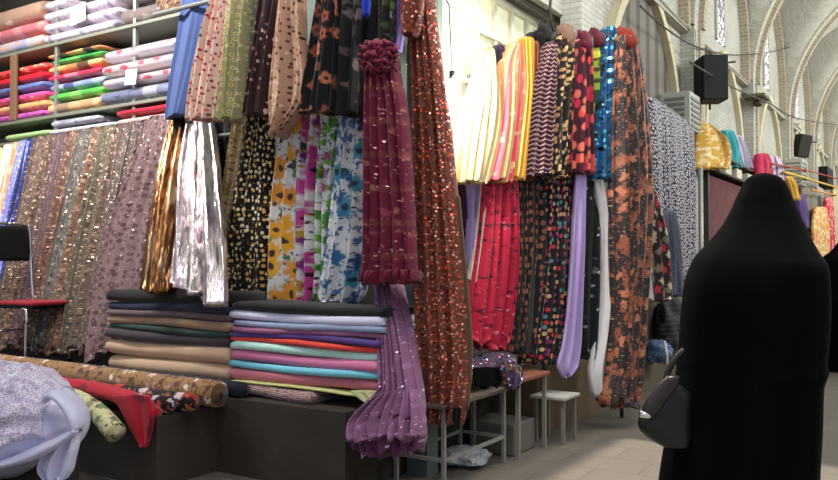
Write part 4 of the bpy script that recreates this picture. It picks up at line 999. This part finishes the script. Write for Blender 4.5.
# ================================================================== TABLES, BOX, STOOL AT THE CORNER
def leg_box(par, x, y, z1, t=.022, mat=None):
    child(box('leg', x - t / 2, x + t / 2, y - t / 2, y + t / 2, 0, z1, mat or M_grey_metal, None, .002), par)
ta = root('metal_table', (-2.43, 4.16, 0), 'grey metal frame table standing at the shop corner with lower rails', 'table')
for x in (-2.59, -2.28):
    for y in (3.80, 4.52): leg_box(ta, x, y, .44)
child(box('tabletop', -2.62, -2.26, 3.77, 4.55, .44, .462, plain(c8(104, 92, 84), .6), None, .004), ta)
for x in (-2.59, -2.28): child(box('rail', x - .01, x + .01, 3.80, 4.52, .15, .17, M_grey_metal, None, .002), ta)
for y in (3.80, 4.52): child(box('rail', -2.59, -2.28, y - .01, y + .01, .15, .17, M_grey_metal, None, .002), ta)
tb = root('wooden_table', (-2.4, 4.85, 0), 'small table with a reddish brown board top over the concrete block', 'table')
for x in (-2.56, -2.24):
    for y in (4.64, 5.04): leg_box(tb, x, y, .48, .026, plain(c8(134, 128, 118), .6))
child(box('tabletop', -2.60, -2.21, 4.60, 5.08, .48, .505, plain(c8(128, 76, 60), .6), None, .006), tb)
bx = box('concrete_block', -2.62, -2.29, 4.68, 5.00, 0, .20, plain(c8(104, 100, 94), .9), None, .012)
tag(bx, 'grey concrete block on the floor under the reddish table', 'block')
st = root('stool', (-2.26, 5.27, 0), 'low stool with a pale grey top in front of the platform', 'stool')
for x in (-2.36, -2.16):
    for y in (5.17, 5.37): leg_box(st, x, y, .30, .024, plain(c8(120, 116, 108), .6))
child(box('stool_top', -2.39, -2.13, 5.13, 5.41, .30, .322, plain(c8(170, 166, 158), .7), None, .006), st)
# sparkly bundle on the tables
spk = fab(c8(46, 34, 56), [('seq', dict(scale=46, dens=.55, cols=[c8(170, 60, 90), c8(110, 90, 190), c8(206, 206, 226), c8(50, 40, 60), c8(206, 150, 120), c8(90, 60, 120)], tilt=1.2, rough=.2))], rough=.5)
sb = root('sequinned_bundle', (-2.4, 4.5, .463), 'dark sparkling sequinned cloth bundle lying on the corner tables', 'cloth bundle')
child(tube('bundle_body', smooth_pts([(-2.45, 3.95, .53), (-2.44, 4.2, .56), (-2.42, 4.45, .575), (-2.40, 4.62, .60), (-2.38, 4.86, .56)], 6), [.04, .07, .09] + [.115] * 18 + [.09, .07, .05, .025], spk, None, 26, .65, .3, 3), sb)
child(hang('hanging_end', spk, [(366, 500, 520), (376, 501, 521), (388, 506, 517)], onX(-2.22), .04, 2, .5, seed=70, nv=14, dome=.01), sb)
child(hang('dark_lining', fab(c8(8, 7, 9), [], sheen=0, spec=.05), [(368, 473, 502), (380, 473, 501), (387, 477, 497)], onX(-2.235), .015, 2, .4, seed=71, nv=12, dome=.006), sb)
# clear plastic on the floor
pg = MT('crumpled_plastic'); pg.b.inputs['Base Color'].default_value = (.55, .56, .58, 1); pg.b.inputs['Roughness'].default_value = .15; pg.b.inputs['Specular IOR Level'].default_value = .8
pg.bump(pg.noise(pg.obj(), 40, 4), 1.0, .03)
pp = onZ(.0)(462, 463)
o = sphere_blob('plastic_bag', (pp.x, pp.y, .045), 1, pg.m, None, (.15, .17, .05), .5, 5, 32); tag(o, 'crumpled clear plastic bag on the floor below the metal table', 'bag')
# goods on the low step
dn = root('denim_bundle', (-2.28, 7.3, .25), 'folded blue denim bundle on the low platform behind the woman', 'cloth bundle')
dp = onX(-2.3)(658, 352)
child(sphere_blob('denim', (dp.x, dp.y, max(.36, dp.z)), 1, fab(c8(70, 92, 128), [('blotch', dict(scale=14, t=.56, cols=[c8(120, 140, 170)]))], rough=.8), None, (.13, .17, .11), .35, 2, 28), dn)
child(tube('white_strap', smooth_pts([(dp.x + .1, dp.y - .14, dp.z + .12), (dp.x + .13, dp.y - .16, dp.z), (dp.x + .12, dp.y - .12, dp.z - .10)], 5), .012, M_white), dn)
bh = onX(-2.42)(664, 322)
o = sphere_blob('black_cloth_heap', (-2.36, bh.y + .1, .55), 1, fab(c8(34, 34, 36), [('stripe', dict(scale=20, axis=1, w=.3, cols=[c8(60, 60, 62)]))], rough=.7), None, (.13, .42, .29), .35, 8, 36)
tag(o, 'heap of black cloth on the low platform behind the denim bundle', 'cloth heap')

# ================================================================== WOMAN
M_skin = plain(c8(176, 132, 108), .6)
def person(name, base, face_rz, label, scale=1.0):
    rt = root(name, base, label, 'person', rz=face_rz)
    V = [(0, 0, .92), (0, 0, 1.08), (0, .01, 1.24), (0, .0, 1.36), (0, .01, 1.44), (0, .03, 1.53),
         (.12, 0, 1.30), (.165, .0, 1.06), (.14, .12, .98), (.10, .16, 1.0),
         (-.12, 0, 1.30), (-.165, .0, 1.06), (-.15, .12, .92), (-.14, .16, .90),
         (.09, 0, .86), (.10, .04, .48), (.10, -.02, .09), (.10, .13, .04),
         (-.09, 0, .86), (-.10, -.03, .48), (-.10, -.10, .10), (-.10, .04, .04)]
    E = [(0, 1), (1, 2), (2, 3), (3, 4), (4, 5), (3, 6), (6, 7), (7, 8), (8, 9), (3, 10), (10, 11), (11, 12), (12, 13),
         (0, 14), (14, 15), (15, 16), (16, 17), (0, 18), (18, 19), (19, 20), (20, 21)]
    rad = [.13, .11, .11, .08, .05, .08, .05, .045, .035, .03, .05, .045, .035, .03, .085, .06, .04, .035, .085, .06, .04, .035]
    me = bpy.data.meshes.new('body'); me.from_pydata([tuple(c * scale for c in v) for v in V], E, [])
    b = link('body', me, M_skin, rt)
    sm = b.modifiers.new('skin', 'SKIN'); 
    for i, r in enumerate(rad): me.skin_vertices[0].data[i].radius = (r * scale, r * scale)
    me.skin_vertices[0].data[0].use_root = True
    b.modifiers.new('sub', 'SUBSURF').levels = 2; b.modifiers['sub'].render_levels = 2
    return rt, b
def cloak(name, rows, D, mat, parent, hem=None, nu=72, dr=.78, fold=.018, seed=0):
    pl = onD(D)
    Ls = smooth_pts([pl(r[1], r[0]) for r in rows], 6); Rs = smooth_pts([pl(r[2], r[0]) for r in rows], 6)
    if hem:
        for l_ in (Ls, Rs):
            l_[-1].z = hem
    rings = []; z0 = Ls[0].z; z1 = Ls[-1].z
    for l, r in zip(Ls, Rs):
        c = (l + r) / 2; h = (r - l).length / 2; t = (z0 - c.z) / (z0 - z1)
        hd = h * dr + (1 - dr) * h * math.exp(-(h / .07) ** 2)
        ring = []
        for j in range(nu):
            a = 2 * math.pi * j / nu
            w = 0
            if t > .12:
                e = min(1, (t - .12) * 2.2)
                w = fold * e * (math.sin(a * 7 + seed + 1.5 * math.sin(2.2 * t)) + .6 * math.sin(a * 12 + 2 + 2 * t) + .5 * math.sin(a * 4 + 3 * t))
            w *= abs(math.sin(a)) ** .7
            ring.append(c + RIGHT * math.cos(a) * (h) + FWD0 * math.sin(a) * (hd + w))
        rings.append(ring)
    me = grid_mesh(name, rings, lambda i, j: (j / nu * 1.6, i * .05), True, True, True)
    return link(name, me, mat, None, True)
M_chador = plain(c8(5, 5, 6), .9, 0, .2, 0.0, 4, .06)
D1 = 3.34
wb = onD(D1)(752, 500); wb = Vector((wb.x, wb.y, 0))
rt, body = person('person', wb, R(-8), 'woman in a long black chador walking away, seen from behind')
ck = cloak('chador', [(173, 761, 765), (174, 757, 770), (176, 751, 776), (179, 747, 781), (184, 744, 785), (190, 741, 788), (198, 737, 791), (210, 732, 796), (226, 723, 803), (242, 710, 810), (255, 698, 817), (266, 692, 824), (285, 686, 826), (310, 683, 826.5), (340, 681, 825), (360, 679, 823), (372, 678, 824), (384, 676, 820), (400, 674, 819), (430, 669, 818), (460, 664, 816), (480, 661, 815), (545, 652, 812), (562, 650, 812)], D1, M_chador, None, .015)
ck.parent = rt; ck.matrix_parent_inverse = (__import__('mathutils').Matrix.Translation(wb) @ __import__('mathutils').Matrix.Rotation(R(-8), 4, 'Z')).inverted()
for sgn in (-1, 1):
    sphere_blob('shoe', (.10 * sgn, .06 if sgn > 0 else -.03, .045), 1, M_black, rt, (.048, .13, .045), .05, 3)
# handbag
hb = root('handbag', onD(3.22)(657, 420), 'dark brown leather handbag with a metal clasp at the woman\'s side', 'handbag')
pl3 = onD(3.22)
leather = plain(c8(15, 12, 12), .42, 0, .2, 0, 12, .5)
def lump(name, outline, d, dep, mat):
    rows = []
    Ls = smooth_pts([onD(d)(r[1], r[0]) for r in outline], 6); Rs = smooth_pts([onD(d)(r[2], r[0]) for r in outline], 6)
    for l, r in zip(Ls, Rs):
        c = (l + r) / 2; h = (r - l).length / 2
        rows.append([c + RIGHT * math.cos(2 * math.pi * j / 28) * h + FWD0 * math.copysign(abs(math.sin(2 * math.pi * j / 28)) ** .7, math.sin(2 * math.pi * j / 28)) * dep * min(1, h / .03) for j in range(28)])
    return link(name, grid_mesh(name, rows, lambda i, j: (j / 28 * .4, i * .02), True, True, True), mat, None, True)
child(lump('bag_body', [(386, 660, 682), (394, 652, 690), (408, 643, 690), (420, 639, 690), (430, 640, 690), (438, 648, 690), (445, 660, 688)], 3.22, .06, leather), hb)
child(lump('bag_flap', [(376, 667, 680), (386, 657, 678), (398, 649, 668), (410, 645, 660), (416, 646, 655)], 3.15, .02, plain(c8(36, 27, 26), .3, 0, .2, 0, 12, .6)), hb)
child(tube('strap', smooth_pts([pl3(664, 390), pl3(668, 372), pl3(676, 358), pl3(684, 350)], 5), .012, leather), hb)
_fl = [c for c in hb.children if c.name.startswith('bag_flap')][0]
(lambda o: setattr(o, 'parent', _fl))(tube('clasp', [onD(3.14)(640, 414), onD(3.14)(646, 415), onD(3.14)(651, 418)], .012, M_chrome))
# second cloaked person further along
D2 = 9.2
pb = onD(D2)(852, 366); pb = Vector((pb.x, pb.y, 0))
rt2, body2 = person('person', pb, R(10), 'person in black cloak further along the street at the picture edge', .97)
ck2 = cloak('chador', [(214, 848, 856), (218, 843, 861), (226, 842, 862), (238, 841, 863), (250, 833, 872), (257, 825, 880), (264, 821, 884), (290, 819, 886), (320, 820, 886), (350, 821, 886), (371, 821, 887)], D2, M_chador, None, .012, 48)
ck2.parent = rt2; ck2.matrix_parent_inverse = (__import__('mathutils').Matrix.Translation(pb) @ __import__('mathutils').Matrix.Rotation(R(10), 4, 'Z')).inverted()

# ================================================================== STREET WALL FITTINGS AND FAR STALLS
def on_wall(X): return onX(X)
def speaker(name, px0, px1, y0, y1, X, lab, dep=.26):
    a, b = onX(X)(px0, y0), onX(X)(px1, y1)
    zt, zb_ = max(a.z, b.z), min(a.z, b.z)
    ya = min(a.y, b.y); yb = max(a.y, b.y)
    return ya, yb, zb_, zt
sp = onX(-2.15)(711, 80)
s = root('wall_speaker', (sp.x, sp.y, sp.z), 'large black loudspeaker on a bracket high on the street wall', 'speaker', rz=R(-58))
box('cabinet', -.16, .16, -.14, .14, -.25, .25, M_black, s, .012)
box('grille', -.14, .14, -.152, -.139, -.23, .23, plain(c8(22, 22, 24), .9), s, .006)
tube('bracket', [(-.19, .05, -.3), (-.19, .05, .3)], .014, M_dark_metal, s)
tube('bracket_arm', [(-.19, .05, .22), (-.05, .3, .22)], .012, M_dark_metal, s)
sp2 = onX(-2.25)(802, 146)
s2 = root('wall_speaker', (sp2.x, sp2.y, sp2.z), 'tilted dark loudspeaker farther along the wall above an air conditioner', 'speaker', rz=R(-50))
s2.rotation_euler = (R(-8), R(6), R(-50))
box('cabinet', -.11, .11, -.12, .12, -.22, .22, plain(c8(50, 46, 40), .7), s2, .01); box('grille', -.09, .09, -.13, -.119, -.2, .2, M_black, s2, .005)
tube('bracket_arm', [(0, .1, .1), (0, .3, .12)], .015, M_dark_metal, s2)
def ac(px, py, X, w, h, lab):
    p = onX(X)(px, py)
    r = root('air_conditioner', p, lab, 'air conditioner')
    box('casing', -.16, .16, -w / 2, w / 2, -h / 2, h / 2, plain(c8(176, 178, 170), .6), r, .012)
    for q in range(6):
        zz = -h / 2 + h * (q + .8) / 7
        box('grille_slat', .155, .172, -w / 2 + .04, w / 2 - .04, zz - .02, zz + .012, plain(c8(120, 118, 110), .6), r, .003)
        box('grille_slat', -w / 4, w / 4, -w / 2 - .01, -w / 2 + .004, zz - .02, zz + .012, plain(c8(120, 118, 110), .6), r, .003) if q < 6 else None
    return r
ac(680, 114, -2.32, .42, .4, 'white air conditioner box behind the top of the spotted cloth')
ac(795, 173, -2.25, .5, .5, 'white louvred air conditioner below the tilted dark loudspeaker')
# kiosk with red panel
def kp(px, py, X=-2.3): return onX(X)(px, py)
a, b = kp(706, 178), kp(752, 240)
kx = -2.3
ks = root('stall_kiosk', (kx, (a.y + b.y) / 2, .0), 'dark stall with a deep red back panel and boxes on its top shelf', 'stall')
ztop = kp(730, 172).z
child(box('red_panel', kx - .04, kx, a.y, b.y + .6, .3, ztop - .14, fab(c8(96, 14, 28), [flw([(110, 40, 44), (60, 12, 24)], 4, .3)], rough=.8)), ks)
child(box('shelf_board', kx - .22, kx + .08, a.y - .1, b.y + .6, ztop - .10, ztop - .07, plain(c8(58, 42, 36), .6), None, .006), ks)
child(box('shelf_board', kx - .22, kx + .08, a.y - .1, b.y + .6, ztop + .10, ztop + .13, plain(c8(58, 42, 36), .6), None, .006), ks)
child(box('counter', kx - .2, kx + .25, a.y, b.y + .6, 0.0, .8, plain(c8(70, 46, 42), .7), None, .01), ks)
for yv in (a.y - .08, b.y + .58): child(box('post', kx - .03, kx + .05, yv - .03, yv + .03, 0, ztop + .13, plain(c8(60, 52, 48), .5), None, .004), ks)
tag(tube('metal_pole', [(-2.12, kp(701, 230, -2.12).y, 0), (-2.12, kp(701, 230, -2.12).y, kp(701, 168, -2.12).z)], .025, M_grey_metal), 'thin grey pole standing beside the stall with the red panel', 'pole')
for q, px in enumerate((713, 724, 735, 746)):
    p = kp(px, 172, kx)
    o = box('white_box', kx - .1, kx + .06, p.y - .16, p.y + .16, ztop - .068, ztop + .06, plain(c8(214, 206, 186), .8), None, .008)
    tag(o, 'white box on the stall shelf, ' + ('nearest the spotted cloth', 'second from the spotted cloth', 'third from the spotted cloth', 'farthest from the spotted cloth')[q], 'box', 'white boxes on the stall shelf')
GF = 'cloths displayed at the far stalls'
far = lambda name, lab, col, rows, X=-2.25, pat=(), **k: cloth(name, lab, fab(c8(*col), list(pat)), rows, onX(X), GF, **{**dict(depth=.12, folds=3, seed=len(lab), nu=48, nv=24), **k})
far('yellow_cloth', 'golden yellow printed cloth draped above the stall with the red panel', (214, 166, 70), [(126, 701, 706), (140, 699, 718), (155, 698, 724), (169, 697, 725)], -2.2, [('blotch', dict(scale=7, t=.55, cols=[c8(230, 206, 150), c8(180, 130, 60)])), ('blotch', dict(scale=16, t=.56, cols=[c8(240, 220, 180)]))], depth=.14, folds=4, amp=.9)
far('turquoise_cloth', 'turquoise cloth standing beside the golden yellow one', (60, 160, 170), [(132, 722, 730), (150, 724, 735), (168, 727, 738)], -2.32)
far('lilac_cloth', 'pale lilac cloth next to the turquoise one', (190, 180, 206), [(137, 732, 738), (152, 735, 742), (168, 739, 746)], -2.34)
far('red_cloth', 'raspberry red garments hanging above the woman\'s head', (196, 40, 84), [(155, 757, 766), (166, 756, 768), (180, 755, 769)], -2.2, [('stripe', dict(scale=6, w=.3, cols=[c8(150, 20, 60)]))])
far('purple_cloth', 'small purple and white garment next to the raspberry red ones', (150, 90, 150), [(158, 770, 777), (170, 771, 778), (182, 771, 779)], -2.2, [('stripe', dict(scale=5, w=.5, cols=[c8(220, 210, 220)]))])
far('yellow_cloth', 'yellow and white spotted dress hanging far along the street', (226, 176, 90), [(208, 815, 825), (230, 814, 826), (257, 815, 828)], -2.1, [('dots', dict(scale=9, r=.35, cols=[c8(240, 230, 210), c8(214, 110, 70)]))])
far('red_cloth', 'bright red dress hanging far along the street beside the yellow one', (206, 40, 70), [(198, 826, 831), (215, 825, 832), (240, 826, 833), (258, 826, 834)], -2.1, [('dots', dict(scale=9, r=.3, cols=[c8(240, 190, 190)]))])
far('violet_cloth', 'dark violet garment hanging beyond the woman\'s shoulder', (96, 70, 130), [(196, 797, 803), (210, 798, 804), (228, 800, 806)], -2.2)
far('cream_curtain', 'long cream curtain beside the bright red dress', (196, 184, 140), [(190, 833, 839), (230, 833, 840), (256, 833, 841)], -2.1)
far('grey_curtain', 'tall grey brown curtain between violet and yellow garments', (130, 122, 110), [(180, 800, 814), (210, 802, 814), (262, 806, 815)], -2.3)
far('orange_cloth', 'yellow orange scarf hanging close to the woman\'s head', (220, 170, 60), [(178, 784, 790), (190, 787, 794), (200, 790, 796)], -2.1)
p = onX(-2.2)(826, 177)
o = box('dark_sign_box', -2.3, -2.1, p.y - .55, p.y + .55, p.z - .26, p.z + .2, M_black, None, .02); tag(o, 'black box hanging over the far stalls beyond the air conditioner', 'box')
p = onX(-2.35)(752, 100)
lan = root('wall_lantern', p, 'small lamp bracket on the street wall ledge beyond the big loudspeaker', 'lamp')
child(box('shade', p.x - .1, p.x + .22, p.y - .25, p.y + .25, p.z, p.z + .05, plain(c8(96, 92, 70), .6), None, .01), lan)
child(tube('arm', [(WX, p.y, p.z + .1), (p.x + .1, p.y, p.z + .05)], .02, M_dark_metal), lan)
child(sphere_blob('lamp', (p.x + .08, p.y, p.z - .06), .07, plain(c8(70, 60, 50), .4), None, (1, 1, .8), 0), lan)
# cables
def cable(lab, pts, r, col, X=None):
    P = smooth_pts(pts, 8)
    tag(tube('cable', P, r, plain(c8(*col), .6), None, 6), lab, 'cable', 'cables strung along the street')
W1 = lambda px, py, X=-2.3: onX(X)(px, py)
cable('dark cable sagging across the bays in front of the slit windows', [W1(640, 6), W1(668, 30), W1(700, 48), W1(740, 55), W1(787, 48), W1(815, 34), W1(842, 14)], .009, (70, 62, 56))
cable('thin dark cable hanging low beneath the wall ledge', [W1(690, 62, -2.1), W1(730, 86, -2.1), W1(770, 104, -2.1), W1(800, 119, -2.1), W1(845, 126, -2.1)], .009, (80, 74, 66))
cable('yellow cable running down along the far stalls', [W1(784, 172, -2.05), W1(805, 178, -2.05), W1(842, 189, -2.05)], .02, (220, 180, 60))
cable('thin red cable above the yellow one', [W1(772, 164, -2.05), W1(805, 170, -2.05), W1(842, 180, -2.05)], .014, (170, 60, 50))
cable('lower orange cable along the far stalls', [W1(812, 190, -2.05), W1(826, 193, -2.05), W1(842, 196, -2.05)], .018, (220, 150, 60))
cable('grey pipe running along the wall above the pointed shutter arch', [W1(652, -6, -2.42), W1(700, 42, -2.42), W1(760, 95, -2.42), W1(800, 130, -2.42)], .03, (110, 98, 86))
cable('thin cable dropping down beside the pipe at the big loudspeaker', [W1(694, 30, -2.35), W1(696, 60, -2.35), W1(696, 100, -2.35)], .016, (70, 66, 62))
cable('black cable hanging over the glazed shop front', [W1(551, -6, -2.4), W1(550, 15, -2.4), W1(554, 32, -2.4)], .012, (60, 54, 50))
